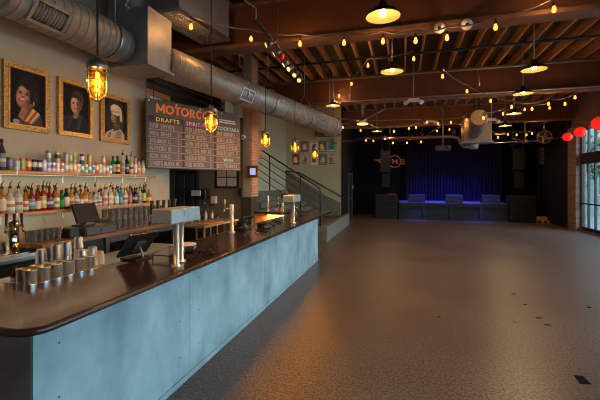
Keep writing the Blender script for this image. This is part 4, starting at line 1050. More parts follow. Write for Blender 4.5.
text('column_heading', 'SPIRIT-FREE', .10, M['pink'], mb_, (.78,-.012,hdr-.09), .002, width=.60, sp=1.1)
text('column_heading', 'COCKTAILS', .10, M['cyan'], mb_, (1.51,-.012,hdr-.09), .002, width=.55, sp=1.1)
text('column_heading', 'WINE', .095, M['mint'], mb_, (1.66,-.014,.02+1*rh+.036), .002, width=.26, sp=1.2)
for k in range(2):
    g = MB(); r = random.Random(90+k); x = 1.56
    while x < 1.98-.05*k*0:
        w = r.uniform(.016,.03); g.box(x,x+w,-.004,0,hdr+.11-k*.045,hdr+.132-k*.045); x += w+.008
    g.build('small_lettering', M['whiteletter'], mb_)
# illegible rows of pale changeable letters: strokes only
for r in range(rows):
    for ci, (c0, c1) in enumerate(cols):
        if ci == 2 and r == 1: continue
        q = random.Random(r*7+ci); z = .02+r*rh+.034; hh = rh-.058; x = c0+.03
        end = c0 + (c1-c0)*q.uniform(.62,.86)
        while x < end:
            g = MB()
            for _ in range(q.randint(4,9)):
                if x > end: break
                w = .024
                kind = q.randint(0,4)
                g.box(x,x+.006,-.013,-.0102,z,z+hh)
                if kind in (0,2,3): g.box(x+.006,x+w,-.013,-.0102,z+hh-.007,z+hh)
                if kind in (0,1,3): g.box(x+.006,x+w,-.013,-.0102,z,z+.007)
                if kind in (1,2,4): g.box(x+.006,x+w-.006,-.013,-.0102,z+hh*.45,z+hh*.45+.007)
                if kind in (3,4): g.box(x+w-.006,x+w,-.013,-.0102,z+.007,z+hh-.007)
                x += w+.011
            if g.v: g.build('menu_word', M['chalk'], mb_)
            x += .03
        g = MB(); pr = c1-.09
        if q.random() < .8: g.box(pr,pr+.006,-.013,-.0102,z,z+hh).box(pr+.015,pr+.035,-.013,-.0102,z,z+.007).box(pr+.015,pr+.035,-.013,-.0102,z+hh-.007,z+hh)
        if g.v: g.build('menu_price', M['chalk'], mb_)
for x in (.15,1.98): MB().cyl((x,.025,BH),(x,.025,CEIL-2.10-.03),.005,n=6).build('hanging_wire', M['cable'], mb_)
# ================================================================== hanging things
# caged pendants over the bar
for k in range(5):
    y = [2.43,4.35,6.55,8.1,10.25][k]; x = [-2.43,-2.47,-2.55,-2.42,-2.46][k]; zc = 2.70
    w = ['nearest of the row over the bar','second in the row, in front of the menu board','third in the row, beside the brick column','fourth of the row over the bar, left of the posters','fifth and farthest of the row, in front of the posters'][k]
    t = thing('caged_pendant_lamp', 'amber caged pendant lamp, %s' % w, 'pendant lamp', (x,y,zc), 0, 'caged pendants over the bar')
    MB().cyl((0,0,.175),(0,0,CEIL-zc if y < 6 else CEIL-zc),.008,n=6).build('cord', M['cable'], t)
    MB().lathe([(.078,.085),(.085,.09),(.085,.115),(.07,.14),(.03,.155),(.025,.185),(0,.19)],18).build('cast_cap', M['castmetal'], t)
    MB().lathe([(0,-.155),(.035,-.15),(.058,-.12),(.065,-.07),(.065,.085),(.060,.085),(.060,-.07),(.052,-.115),(.03,-.143),(0,-.147)],18).build('glass_jar', M['amber'], t)
    MB().lathe([(0,-.10),(.014,-.09),(.017,-.04),(.014,.04),(.01,.06),(0,.06)],10).build('lamp', M['filament'], t)
    g = MB()
    for i in range(6):
        a = 2*PI*i/6+.3
        g.tube([(.080*math.cos(a),.080*math.sin(a),.09),(.080*math.cos(a),.080*math.sin(a),-.09),(.062*math.cos(a),.062*math.sin(a),-.14),(.02*math.cos(a),.02*math.sin(a),-.172)],.0055,6)
    for z in (.05,-.015,-.08): g.torus((0,0,z),.081,.0055,None,18,6)
    g.torus((0,0,-.172),.022,.006,None,12,6)
    g.build('guard', M['castmetal'], t)
    light('caged_lamp_light','POINT',(0,0,-.02),CAGE_W,(1,.70,.38),t,shadow_soft_size=.03)

# dome pendants
def dome(lab, px, py, r=.225, z=4.05):
    p = P(px, py, Z=z)
    t = thing('dome_pendant_lamp', lab, 'pendant lamp', (p.x,p.y,z), 0, None)
    MB().lathe([(.225,0),(.232,.005),(.20,.06),(.13,.11),(.06,.14),(.05,.20),(0,.205)],24).build('shade', M['domeout'], t)
    MB().lathe([(0,.128),(.05,.124),(.12,.10),(.19,.052),(.222,.004)],24).build('reflector', M['domein'], t)
    MB().lathe([(0,.005),(.03,.012),(.042,.045),(.03,.085),(.018,.12),(0,.12)],14).build('lamp', M['bulbdome'], t)
    MB().cyl((0,0,.20),(0,0,CEIL-z),.012,n=8).build('stem', M['conduit'], t)
    light('dome_lamp_light','SPOT',(0,0,-.005),DOME_W*(1 if p.y < 11 else .45),(1,.73,.42),t,shadow_soft_size=.05,spot_size=math.radians(150),spot_blend=.4)
    light('dome_inner_light','POINT',(0,0,.0),DOME_W*.006,(1,.62,.20),t,shadow_soft_size=.02)
for px,py,lab in [(383,17,'dome pendant lamp with black shade, nearest and largest, below the first girder'),(392,72,'dome pendant lamp just behind the first girder, left of centre'),
    (333,106,'small dome pendant lamp near the far end of the round duct'),(377,131.5,'tiny dome pendant lamp right of the left ceiling fan'),(390,138,'tiny dome pendant lamp farthest in the left row toward the stage'),
    (534,70,'dome pendant lamp nearest in the right-hand row'),(523,94,'dome pendant lamp second in the right-hand row'),(514,114,'dome pendant lamp third in the right-hand row'),(505,126,'dome pendant lamp fourth in the right-hand row'),(500,134,'dome pendant lamp fifth and farthest in the right-hand row')]:
    dome(lab, px, py, z=4.2 if px == 333 else 4.05)

# string lights
def string(lab, pts, off=0):
    b = [P(px, py, Y=Y) for px, py, Y in pts]
    t = thing('string_light', lab, 'string light', (b[0].x,b[0].y,b[0].z), 0, None)
    top = [q + Vector((0,0,.17)) for q in b]; path = []
    for a, c in zip(top, top[1:]):
        n = 6
        for i in range(n): s = i/n; path.append(a.lerp(c, s) - Vector((0,0,.05*4*s*(1-s))))
    path.append(top[-1])
    MB().tube(path, .013, 5).build('cord', M['cord'], t, True)
    for i, q in enumerate(b):
        if ('b') not in _mc:
            _mc['b'] = MB().lathe([(0,-.040),(.018,-.036),(.028,-.016),(.028,.006),(.018,.034),(.014,.05),(0,.05)],10).mesh('bulb', M['bulbwarm'])
            _mc['s'] = MB().lathe([(.017,.05),(.02,.052),(.02,.10),(.006,.108),(.004,.175),(0,.175)],8).mesh('socket', M['cable'])
        o = link('bulb', _mc['b'], t, q-b[0]); link('socket', _mc['s'], o)
        if i % 2 == off: light('bulb_light','POINT',(0,0,-.01),STR_W,(1,.48,.15),o,shadow_soft_size=.04)
string('string of warm bulbs running across the first girder at the top', [(191,27,5.0),(251,39,5.9),(300,44,5.9),(344,43,5.9),(383,41.5,5.9),(415.6,41,5.9),(447,38,5.9),(495.6,27.5,5.9),(554,9.7,5.9)])
string('string of four warm bulbs climbing under the joists above the left row of lamps', [(339,96,11.2),(351.5,84,10.4),(368,65.7,9.0),(413.7,59,8.2)])
string('long sagging string of warm bulbs below the second girder on the right', [(442.6,76.5,8.6),(467,91.5,10.2),(490.6,101,10.9),(511.7,107,11.1),(532,109,11.15),(548.5,104,11.15),(565,104,11.15),(575,97.5,11.15)])
string('string of warm bulbs across the hall before the third girder', [(343,127.5,15),(360.6,130.5,15),(394,131.5,15),(409,128.5,15),(416,127.5,15),(427,122.5,15),(438,123.5,15),(451,122.5,15),(466.7,120,15)])
string('string of warm bulbs low across the hall just before the stage', [(366,140.5,17.6),(373.4,141,17.6),(385,139,17.6),(393,143,17.6),(407,143,17.6),(421,142,17.6),(437,131,17.6),(449.5,129.5,17.6),(463,129.5,17.6),(486,130.5,17.6),(498,137.5,17.6),(508,134.5,17.6),(516.7,135,17.6),(526.5,135,17.6),(532,133.5,17.6)])
string('short string of warm bulbs right of the hanging duct', [(483.5,118,11.8),(503,114,13.4),(524.7,109.5,13.4),(549.6,108,13.4)], 1)

p = P(127,6,Y=3.3)
bb_ = thing('bare_bulb', 'unlit clear bulb hanging before the sheet-metal duct box', 'bulb', p)
MB().lathe([(0,-.05),(.02,-.045),(.032,-.02),(.032,.008),(.018,.04),(.015,.055),(0,.055)],12).build('glass', M['clear'], bb_)
MB().lathe([(.016,.05),(.02,.052),(.02,.10),(.006,.108),(0,.11)],10).build('socket', M['castmetal'], bb_)
MB().cyl((0,0,.10),(0,0,CEIL-p.z),.005,n=6).build('cord', M['cord'], bb_)
# red paper lanterns
for px,py,X,r,lab in ((567.5,137,6.0,.165,'red paper lantern, smallest and farthest of three by the windows'),(580,132,6.0,.185,'red paper lantern, middle of three by the windows'),(599,123.5,5.95,.215,'red paper lantern, nearest of three, cut by the photo edge')):
    p = P(px,py,X=X)
    t = thing('paper_lantern', lab, 'lantern', (p.x,p.y,p.z), 0, 'red lanterns by the windows')
    pr = []
    for k in range(25):
        a = -PI/2*.93 + PI*.93*k/24; q = r*(1.0+(.012 if k % 2 else -.012))
        pr.append((q*math.cos(a), q*.95*math.sin(a)))
    MB().lathe(pr,20).build('shade', M['red'], t)
    for s in (1,-1): MB().torus((0,0,s*r*.94),r*.13,.012,None,14,6).build('end_ring', M['redplastic'], t)
    MB().cyl((0,0,r*.94),(0,0,CEIL-p.z),.005,n=6).build('cord', M['cable'], t)

# ducts
def duct(name, lab, a, b, R, ribs=.115, mat='dullsteel'):
    a, b = Vector(a), Vector(b); t = thing(name, lab, 'duct', a)
    L_ = (b-a).length; n = int(L_/ribs); ax = (b-a).normalized(); mm = ax.to_track_quat('Z','Y').to_matrix().to_4x4()
    body = MB().cyl(a, b, R, n=40)
    for i in range(1, n): body.torus(a.lerp(b,i/n), R, .009, mm, 40, 5)
    body.build('duct_body', M[mat], t, True)
    return t, a, b
t, a, b = duct('round_duct', 'large galvanised spiral duct at the upper left above the portraits', (-3.96,.6,3.84), (-4.0,4.42,3.86), .26)
def register(t, c, axis, side, w, l, R):
    """rectangular grille on the flank of a round duct; side = outward direction"""
    ax = Vector(axis).normalized(); o = Vector(side); o = (o-ax*o.dot(ax)).normalized(); u = o.cross(ax)
    m = Matrix((ax, u, o)).transposed().to_4x4(); m.translation = Vector(c) + o*(R+.012)
    f = MB()
    for sx, sy, dx, dy in ((l,.03,0,w/2),(l,.03,0,-w/2),(.03,w,l/2,0),(.03,w,-l/2,0)): f.mbox(m @ Matrix.Translation((dx,dy,0)), sx+(.03 if sy == .03 else 0), sy, .05)
    r = f.build('register_frame', M['steel'], t, True)
    MB().mbox(m @ Matrix.Translation((0,0,-.03)), l, w, .04).build('register_recess', M['blackmetal'], r, True)
    g = MB()
    for i in range(11): g.mbox(m @ Matrix.Translation((-l/2+l*(i+.5)/11,0,0)), .008, w, .02)
    g.build('register_blades', M['castmetal'], r, True)
register(t, Vector((-3.98,3.12,3.85)), b-a, (1,0,-.75), .25, .40, .235)
for k in (.25,.55,.93):
    c = a.lerp(b,k); h = MB().torus(c,.272,.012,rotx(PI/2),24,6).cyl(c+Vector((-.15,0,.22)),(c.x-.15,c.y,CEIL),.008,n=6).cyl(c+Vector((.15,0,.22)),(c.x+.15,c.y,CEIL),.008,n=6)
    h.build('hanger', M['steel'], t, True)
bx = thing('duct_plenum', 'big sheet-metal duct box joining the two round ducts', 'duct', (-3.9,4.8,3.58))
MB().box(-4.28,-3.56,4.46,5.02,3.58,4.42).build('box_body', M['platesteel'], bx, True)
MB().box(-4.28,-3.86,4.48,5.0,4.42,CEIL).build('box_neck', M['platesteel'], bx, True)
MB().box(-4.31,-3.53,4.43,5.05,3.56,3.60).build('flange', M['dullsteel'], bx, True)
gr = thing('grille_duct', 'rectangular sheet-metal duct with a long mesh grille underneath, top left', 'duct', (-3.45,5.45,4.45))
quad_ = [(-3.82,4.81),(-3.265,4.79),(-3.076,6.06),(-3.65,6.10)]
def inset(q, k): cx = sum(p[0] for p in q)/4; cy = sum(p[1] for p in q)/4; return [(cx+(x-cx)*k, cy+(y-cy)*k) for x, y in q]
MB().prism(quad_, 4.50, 5.16).build('duct_body', M['platesteel'], gr, True)
fr = MB(); qi = inset(quad_, .90); qo = inset(quad_,1.03)
for i in range(4):
    j = (i+1) % 4; fr.prism([qo[i],qo[j],qi[j],qi[i]],4.45,4.50)
fr.build('grille_frame', M['steel'], gr, True)
MB().prism(qi,4.485,4.499).build('grille_recess', M['rubber'], gr, True)
g = MB(); A_, B_, C_, D_ = [Vector((x,y,4.462)) for x, y in qi]
for i in range(1,26): s=i/26; g.beam(A_.lerp(D_,s),B_.lerp(C_,s),.013,.012)
for i in range(1,12): s=i/12; g.beam(A_.lerp(B_,s),D_.lerp(C_,s),.013,.012)
g.build('grille_mesh', M['platesteel'], gr, True)
t, a, b = duct('round_duct', 'long galvanised spiral duct running away over the menu board', (-3.715,5.06,3.79), (-1.95,10.6,3.47), .26)
register(t, a.lerp(b,.30), b-a, (1,-.35,-.5), .22, .34, .235)
register(t, a.lerp(b,.80), b-a, (1,-.35,-.5), .22, .34, .235)
MB().cyl(b-(b-a).normalized()*.03, b+(b-a).normalized()*.012,.262,n=32).build('end_cap', M['platesteel'], t, True)
for k in (.30,.46,.72,.95):
    c = a.lerp(b,k); ax = (b-a).normalized(); m_ = ax.to_track_quat('Z','Y').to_matrix().to_4x4()
    s_ = Vector((ax.y,-ax.x,0)).normalized()
    MB().torus(c,.28,.012,m_,24,6).tube([c+s_*.26+Vector((0,0,.1)), c+Vector((0,0,.55)), c-s_*.26+Vector((0,0,.1))],.008,6).cyl(c+Vector((0,0,.55)),(c.x,c.y,CEIL),.007,n=6).build('hanger', M['steel'], t, True)

# pipes and conduits
def pipe(nm, lab, pts, r, mat, cat='pipe'):
    return tag(MB().tube(pts, r, 10).build(nm, M[mat]), lab, cat)
pipe('sprinkler_pipe','black sprinkler pipe crossing the hall below the joists between the first two girders',[(-6.84,9.5,5.03),(6.48,9.5,5.10)],.032,'blackmetal')
pipe('conduit','pale conduit running along the upper edge of the second girder',[(-4.6,11.38,5.10),(6.48,11.38,5.10)],.024,'conduit')
pipe('conduit','pale conduit running along the lower flange of the second girder',[(-1.9,11.40,4.40),(6.45,11.40,4.40)],.02,'conduit')
pipe('conduit','pale conduit running along the wall above the storefront windows',[(6.46,-3.95,4.12),(6.46,16.9,4.12)],.03,'conduit')
pipe('conduit','thin vertical conduit on the second girder right of the right-hand lamp',[P(478,70,Y=11.33),P(479.5,86,Y=11.33)],.02,'conduit')
pipe('conduit','thin vertical conduit on the second girder left of the ceiling fan pole',[P(350,81,Y=11.33),P(350,100,Y=11.33)],.016,'conduit')
for k, (x, z, rr_) in enumerate(((-5.28,3.85,.05),(-5.27,4.05,.035),(-5.28,4.22,.03))):
    pipe('service_pipe','dark service pipe in the gloom above the menu board, %s' % ['lowest and thickest','middle','topmost and thinnest'][k],[(x,4.75,z),(x,10.0,z)],rr_,'blackmetal')
pipe('air_hose','purple-lit bent metal pipe left of the hanging duct',[P(351,139,X=-2.66),P(452,136.5,Y=19),P(458,138,Y=19),P(460.5,143,Y=19),P(464,147,Y=19),P(474,147,Y=19)],.075,'castmetal')

# track light
ta, tb = Vector((-1.80,4.5,4.02)), Vector((-2.12,7.75,4.08))
ta, tb = P(256,20,Z=4.10), P(302.5,77.5,Z=4.10)
tk = thing('track_light', 'hanging track of small spotlights with one red lamp, upper left of centre', 'track light', ta)
MB().beam(ta,tb,.04,.035).build('track', M['blackmetal'], tk, True)
MB().tube([ta+Vector((0,0,.0)),ta+Vector((0,0,.16)),ta+Vector((-.25,-.1,.35)),(ta.x-.25,ta.y-.1,CEIL)],.012,6).build('feed_conduit', M['conduit'], tk, True)
for k in (.35,.97):
    c = ta.lerp(tb,k); MB().cyl(c,(c.x,c.y,CEIL),.007,n=6).build('hanging_rod', M['cable'], tk, True)
for i, s in enumerate((.22,.36,.45,.56,.66,.80,.93)):
    c = ta.lerp(tb,s); d = Vector([(-1,-.35,-.5),(-1,-.2,-.6),(-.8,-.5,-.9),(-.9,-.3,-.6),(-.5,-.8,-.6),(-.3,-.8,-.6),(-.2,-.8,-.6)][i]).normalized()
    q = c+Vector((0,0,-.09))
    red = (i == 2)
    h = MB().cyl(c,q,.016,n=8).cyl(q-d*.05,q+d*.07,.035,.048,n=14).build('spot_head', M['redplastic'] if red else M['castmetal'], tk, True)
    if red: h['label'] = 'red spotlight head'
    MB().cyl(q+d*.070,q+d*.074,.04,n=14).build('lens', M['fanlens'] if not red else M['whitepaint'], h, True)

# ceiling fans
def fan(lab, hub, R, n, rot, pole_top, wide=.10):
    t = thing('ceiling_fan', lab, 'ceiling fan', hub)
    MB().cyl((0,0,.1),(0,0,pole_top-hub[2]),.03,n=10).build('pole', M['conduit'], t)
    MB().lathe([(0,-.10),(.10,-.09),(.14,-.03),(.14,.05),(.07,.12),(0,.13)],18).build('motor', M['castmetal'], t)
    for i in range(n):
        a = rot+2*PI*i/n; m = rotz(a) @ Matrix.Translation((.14+(R-.14)/2,0,0)) @ rotx(math.radians(10))
        MB().mbox(m,R-.14,wide,.016).build('blade', M['castmetal'], t)
    return t
f1 = fan('large slow ceiling fan hanging on a pole left of centre', (-1.31,12.3,3.92), 1.9, 5, .12, CEIL)
MB().lathe([(0,-.13),(.17,-.125),(.19,-.10),(0,-.10)],16).build('fan_lamp', M['fanlens'], f1)
fan('large slow ceiling fan near the right end of the stage', tuple(P(525,141.5,Y=18.6)), 1.7, 5, .4, CEIL)
fan('ceiling fan beside the poster wall, far left', tuple(P(333.5,141.5,Y=14.7)), .95, 4, .05, CEIL, .08)
wf = thing('drum_fan', 'round grey drum fan high on the right near the stage', 'fan', P(544.5,137,Y=17.9))
MB().torus((0,0,0),.27,.03,rotx(PI/2) @ rotz(0),28,8).build('ring', M['castmetal'], wf)
MB().cyl((0,.12,0),(0,.15,0),.25,n=24).build('rear_guard', M['darkgrey'], wf)
MB().cyl((0,-.02,0),(0,.12,0),.06,n=14).build('motor', M['castmetal'], wf)
for i in range(4):
    m = roty(PI/2*i+.3) @ Matrix.Translation((.15,.04,0)) @ rotx(.5); MB().mbox(m,.18,.01,.09).build('blade', M['dullsteel'], wf)
MB().cyl((0,.05,.27),(0,.05,CEIL-P(544.5,137,Y=17.9).z),.015,n=8).build('rod', M['conduit'], wf)

# twin emergency lights
def twin(lab, px, py, Y, pole=True):
    p = P(px,py,Y=Y); t = thing('twin_lamp', lab, 'emergency light', p)
    MB().rbox(-.16,.16,-.05,.05,0,.10,.012).build('battery_case', M['white'], t)
    for s in (-1,1): MB().cyl((s*.17,-.02,.0),(s*.22,-.10,-.04),.05,.065,n=14).build('lamp_head', M['white'], t)
    if pole: MB().cyl((0,0,.10),(0,0,CEIL-p.z),.018,n=8).build('pole', M['conduit'], t)
twin('white twin-headed lamp on a pole in front of the second girder', 413.5,102,11.0)
twin('white twin-headed lamp farther back on a pole above the stage edge', 430,122.5,16.65,False)

# hanging duct unit in the middle
na, nb_ = P(479,117.5,Y=12.2), P(474.5,133,Y=15.4)
hd = thing('fan_coil_unit', 'hanging round duct end with a sheet-metal box behind it, centre', 'air unit', na)
ax = (nb_-na).normalized(); mm = ax.to_track_quat('Z','Y').to_matrix().to_4x4()
MB().cyl(na,nb_,.225,n=32).build('round_duct_end', M['castmetal'], hd, True)
for s_ in (.0,.33,.62,.9):
    c = na.lerp(nb_,s_); MB().cyl(c-ax*.05,c+ax*.05,.238,n=32).build('collar', M['castmetal'], hd, True)
a = P(464,141.5,Y=15.5); b = P(492,117,Y=15.5)
MB().rbox(a.x,b.x,15.5,16.3,a.z,b.z,.02).build('sheet_box', M['castmetal'], hd, True)
MB().box(a.x-.04,b.x+.04,15.46,16.34,a.z-.05,a.z).build('box_tray', M['platesteel'], hd, True)
MB().cyl(((a.x+b.x)/2-.1,15.8,a.z-.05),((a.x+b.x)/2-.1,15.8,a.z-.28),.2,.16,n=24).build('bottom_spigot', M['platesteel'], hd, True)
MB().cyl(na+Vector((.03,.15,.2)),(na.x+.03,na.y+.15,CEIL),.035,n=10).cyl(na+Vector((-.1,.15,.2)),(na.x-.1,na.y+.15,CEIL),.015,n=8).build('hanging_rod', M['blackmetal'], hd, True)
twin('white twin-headed lamp beside the hanging sheet-metal box', 491.5,121,14.9)
# hanging projector
p = P(443,148.5,Y=16.6)
pj = thing('projector', 'dark projector hanging on a pole before the stage curtain', 'projector', p)
MB().rbox(-.30,.30,-.22,.25,-.10,.12,.02).build('case', M['darkgrey'], pj)
MB().cyl((.12,-.22,0),(.12,-.27,0),.06,n=16).build('lens', M['clear'], pj)
MB().cyl((0,0,.12),(0,0,CEIL-p.z),.028,n=10).build('pole', M['conduit'], pj)
pq = P(334,129,Y=15.97)

# ================================================================== stage
SY, SZ = 19.1, .83
sg = thing('stage', 'low black stage with panelled front under the dark curtain', 'stage', (2.2,20.5,0))
MB().box(-.2,4.75,SY+.02,21.9,SZ-.08,SZ).build('deck', M['stagetop'], sg, True)
MB().box(-.18,4.73,SY+.3,21.88,0,SZ-.08).build('under_frame', M['black'], sg, True)
edges = [-.2,1.0,2.27,3.6,4.75]
for k in range(4):
    a, b = edges[k], edges[k+1]
    pm = MB().box(a+.03,b-.03,SY+.06,SY+.12,.02,SZ-.09)
    q = pm.build('skirt_panel', M['stageskin'], sg, True)
    MB().box(a,a+.06,SY,SY+.12,0,SZ-.08).box(b-.06,b,SY,SY+.12,0,SZ-.08).box(a+.06,b-.06,SY,SY+.12,SZ-.16,SZ-.08).box(a+.06,b-.06,SY,SY+.12,0,.06).build('panel_frame', M['blackmetal'], q, True)
    for j in range(2): MB().box(a+.3+j*.5,a+.44+j*.5,SY-.005,SY,SZ-.14,SZ-.10).build('hand_slot', M['black'], q, True)
MB().box(-.2,4.75,SY-.01,SY+.02,SZ-.08,SZ+.0).build('front_edge', M['stageskin'], sg, True)
# curtain
cv = MB(); n = 260; xa, xb = .12, 5.05
pts = [(xa+(xb-xa)*i/n, 21.6+.07*math.sin(i*.72)+.03*math.sin(i*1.9+1)) for i in range(n+1)]
b0 = cv.addv([(x,y,SZ+.01) for x,y in pts]+[(x,y,4.05) for x,y in pts]+[(x,y+.012,SZ+.01) for x,y in pts]+[(x,y+.012,4.05) for x,y in pts])
for i in range(n):
    cv.face([b0+i,b0+i+1,b0+n+2+i,b0+n+1+i],True); j = b0+2*(n+1); cv.face([j+i+1,j+i,j+n+1+i,j+n+2+i],True)
tag(cv.build('stage_curtain', M['curtain']), 'dark blue-black pleated curtain across the back of the stage', 'curtain')
tag(MB().box(-2.6,6.2,21.1,21.2,3.95,4.6).build('valance', M['valance']), 'dark brown valance above the stage curtain', 'valance')
for nm, xs, lab in (('l',(5.1,6.3),'black pleated drape at the right end of the stage'),):
    dv = MB(); n = 70
    pts = [(xs[0]+(xs[1]-xs[0])*i/n, 21.3+.06*math.sin(i*.7)) for i in range(n+1)]
    b0 = dv.addv([(x,y,.02) for x,y in pts]+[(x,y,3.94) for x,y in pts]+[(x,y+.012,.02) for x,y in pts]+[(x,y+.012,3.94) for x,y in pts])
    for i in range(n):
        dv.face([b0+i,b0+i+1,b0+n+2+i,b0+n+1+i],True); j = b0+2*(n+1); dv.face([j+i+1,j+i,j+n+1+i,j+n+2+i],True)
    tag(dv.build('side_drape', M['drape']), lab, 'curtain')
dv = MB(); n = 60; pts = [(6.34+.04*math.sin(i*.8), 19.85+1.9*i/n) for i in range(n+1)]
b0 = dv.addv([(x,y,.02) for x,y in pts]+[(x,y,4.2) for x,y in pts]+[(x+.012,y,.02) for x,y in pts]+[(x+.012,y,4.2) for x,y in pts])
for i in range(n):
    dv.face([b0+i,b0+n+1+i,b0+n+2+i,b0+i+1],True); j = b0+2*(n+1); dv.face([j+i,j+i+1,j+n+2+i,j+n+1+i],True)
tag(dv.build('side_drape', M['drape']), 'black pleated drape along the right wall beside the brick pier', 'curtain')

# winged emblem on the black wall
c = P(394.5,161.5,Y=21.98)
lg = thing('wall_emblem', 'copper-orange round winged emblem with a letter M painted on the black wall', 'emblem', (c.x,21.99,c.z))
MB().torus((0,-.01,0),.34,.03,rotx(PI/2),32,6).build('ring', M['logo'], lg)
for s in (-1,1):
    for k in range(3):
        z = .12-.11*k; L_ = .80-.2*k
        pts = [(s*.36,z),(s*(.36+L_),z+.02),(s*(.36+L_-.10),z-.07),(s*.36,z-.07)]
        MB().poly(pts if s > 0 else pts[::-1],-.02).build('wing_bar', M['logo'], lg)
text('letter', 'M', .40, M['logo'], lg, (-.17,-.01,-.14), .012, .004, width=.34)

# wedge monitors
for k, (px, wd) in enumerate(((416.5,'left'),(453.7,'middle'),(490,'right'))):
    p = P(px,201,Y=SY+.45)
    t = thing('stage_monitor', 'black wedge stage monitor on the stage front, %s of three' % wd, 'speaker', (p.x,SY+.45,SZ), 0, 'stage monitors')
    mbm = MB(); pr = [(-.22,0),(.24,0),(.24,.10),(.05,.42),(-.22,.36)]
    b0 = mbm.addv([(-.39,y,z) for y,z in pr]+[(.39,y,z) for y,z in pr])
    mbm.face([b0+i for i in range(4,-1,-1)][::-1]); mbm.face([b0+5+i for i in range(4,-1,-1)])
    for i in range(5): j=(i+1)%5; mbm.face([b0+i,b0+j,b0+5+j,b0+5+i][::-1])
    mbm.build('cabinet', M['wedge'], t)
    MB().box(-.36,.36,-.228,-.22,.10,.35).build('rear_panel', M['wedge'], t)
    MB().box(-.12,.12,-.235,-.228,.15,.22).build('handle', M['black'], t)
# subwoofers and flown speakers
def sub(lab, x0, x1, y, z, h):
    t = thing('subwoofer', lab, 'speaker', ((x0+x1)/2,y+.35,z))
    w = x1-x0
    MB().rbox(-w/2,w/2,-.35,.35,0,h,.012).build('cabinet', M['stageskin'], t)
    MB().box(-w/2+.04,w/2-.04,-.362,-.35,.04,h-.04).build('grille', M['grille'], t)
    MB().cyl((0,-.366,h*.5),(0,-.362,h*.5),.03,n=12).build('emblem', M['darkgrey'], t)
for z, wd in ((0,'lower'),(.62,'upper')):
    sub('%s black subwoofer of the stack left of the stage' % wd, -1.36,-.28,19.0,z,.62)
    sub('%s black subwoofer of the stack right of the stage' % wd, 4.80,5.85,18.9,z,.62)
tag(MB().box(-.75,-.35,19.2,19.5,1.24,1.27).build('red_light_strip', M['redplastic']), 'small flat red case standing in for a red light on the left subwoofer stack', 'case')  # plain red box coloured in place of a red light
def flown(lab, px0, px1, py0, py1, Y, top):
    a = P(px0,py1,Y=Y); b = P(px1,py0,Y=Y); w = b.x-a.x; h = b.z-a.z
    t = thing('hanging_speaker', lab, 'speaker', ((a.x+b.x)/2,Y+.25,a.z))
    m = MB().prism([(-w/2,-.25),(w/2,-.25),(w/2-.12,.25),(-w/2+.12,.25)],0,h).build('cabinet', M['spkblack'], t)
    MB().box(-w/2+.02,w/2-.02,-.262,-.25,.03,h-.03).build('grille', M['grille'], t)
    MB().box(-w/2+.05,-w/2+.08,-.02,.02,h,top-a.z).box(w/2-.08,w/2-.05,-.02,.02,h,top-a.z).build('bracket', M['blackmetal'], t)
z1 = P(380,172,Y=19.5).z; z2 = P(513,169,Y=19.5).z
flown('large hanging speaker left of the stage, in front of the emblem',380.5,390.5,151,172,19.5,CEIL)
flown('smaller hanging speaker under the large left one',382,390,174.5,187,19.5,z1)
flown('large hanging speaker right of the stage',513,525.5,148.5,169.5,19.5,CEIL)
flown('smaller hanging speaker under the large right one',514.5,524,172,188,19.5,z2-.01)
p = P(547.5,165,Y=19.6)
sp = thing('wall_rack', 'black slatted equipment rack high on the right beside the stage', 'rack', (p.x,19.9,p.z))
MB().rbox(-.25,.25,-.25,.2,0,.85,.015).build('case', M['darkgrey'], sp)
for k in range(5): MB().box(-.2,.2,-.258,-.25,.08+k*.15,.16+k*.15).build('slat', M['castmetal'], sp)
MB().cyl((0,0,.85),(0,0,CEIL-p.z),.02,n=8).build('pole', M['blackmetal'], sp)
pl = P(546,219.5,Z=0)
pt = thing('pallet', 'small wooden pallet on the floor right of the stage', 'pallet', (6.14,19.3,0))
for x in (-.24,0,.24): MB().box(x-.04,x+.04,-.35,.35,0,.10).build('bearer', M['pine'], pt)
for k in range(5): MB().box(-.25,.25,-.35+k*.145,-.25+k*.145,.10,.125).build('slat', M['pine'], pt)
cb_ = thing('wooden_crate', 'small wooden crate standing on the pallet right of the stage', 'crate', (6.14,19.3,.125))
MB().box(-.22,.22,-.2,.2,0,.02).box(-.22,.22,-.2,-.18,.02,.14).box(-.22,.22,.18,.2,.02,.14).box(-.22,-.20,-.18,.18,.02,.14).box(.20,.22,-.18,.18,.02,.14).build('crate_body', M['pine'], cb_)
# dark tape scraps on the floor
for px,py,w,l,lab in ((582,380,.10,.17,'largest dark square patch on the floor, lower right'),(547.5,325,.09,.05,'dark tape scrap on the floor, right of the pair'),(539,318,.09,.05,'dark tape scrap on the floor, left of the pair'),(514,294,.08,.05,'dark tape scrap on the floor, near the centre right'),(525,304.5,.06,.05,'dark tape scrap on the floor below the centre right one'),(589,307.5,.07,.07,'dark tape scrap on the floor near the right photo edge'),(515,322,.06,.03,'tiny dark scrap on the floor left of the pair'),(439,317,.06,.04,'lone dark scrap on the floor toward the middle')):
    p = P(px,py,Z=0)
    tag(MB().prism([(p.x-w/2,p.y-l/2),(p.x+w/2,p.y-l/2+.02),(p.x+w/2-.01,p.y+l/2),(p.x-w/2+.01,p.y+l/2-.01)],.0,.002).build('floor_tape', M['mat']), lab, 'tape')

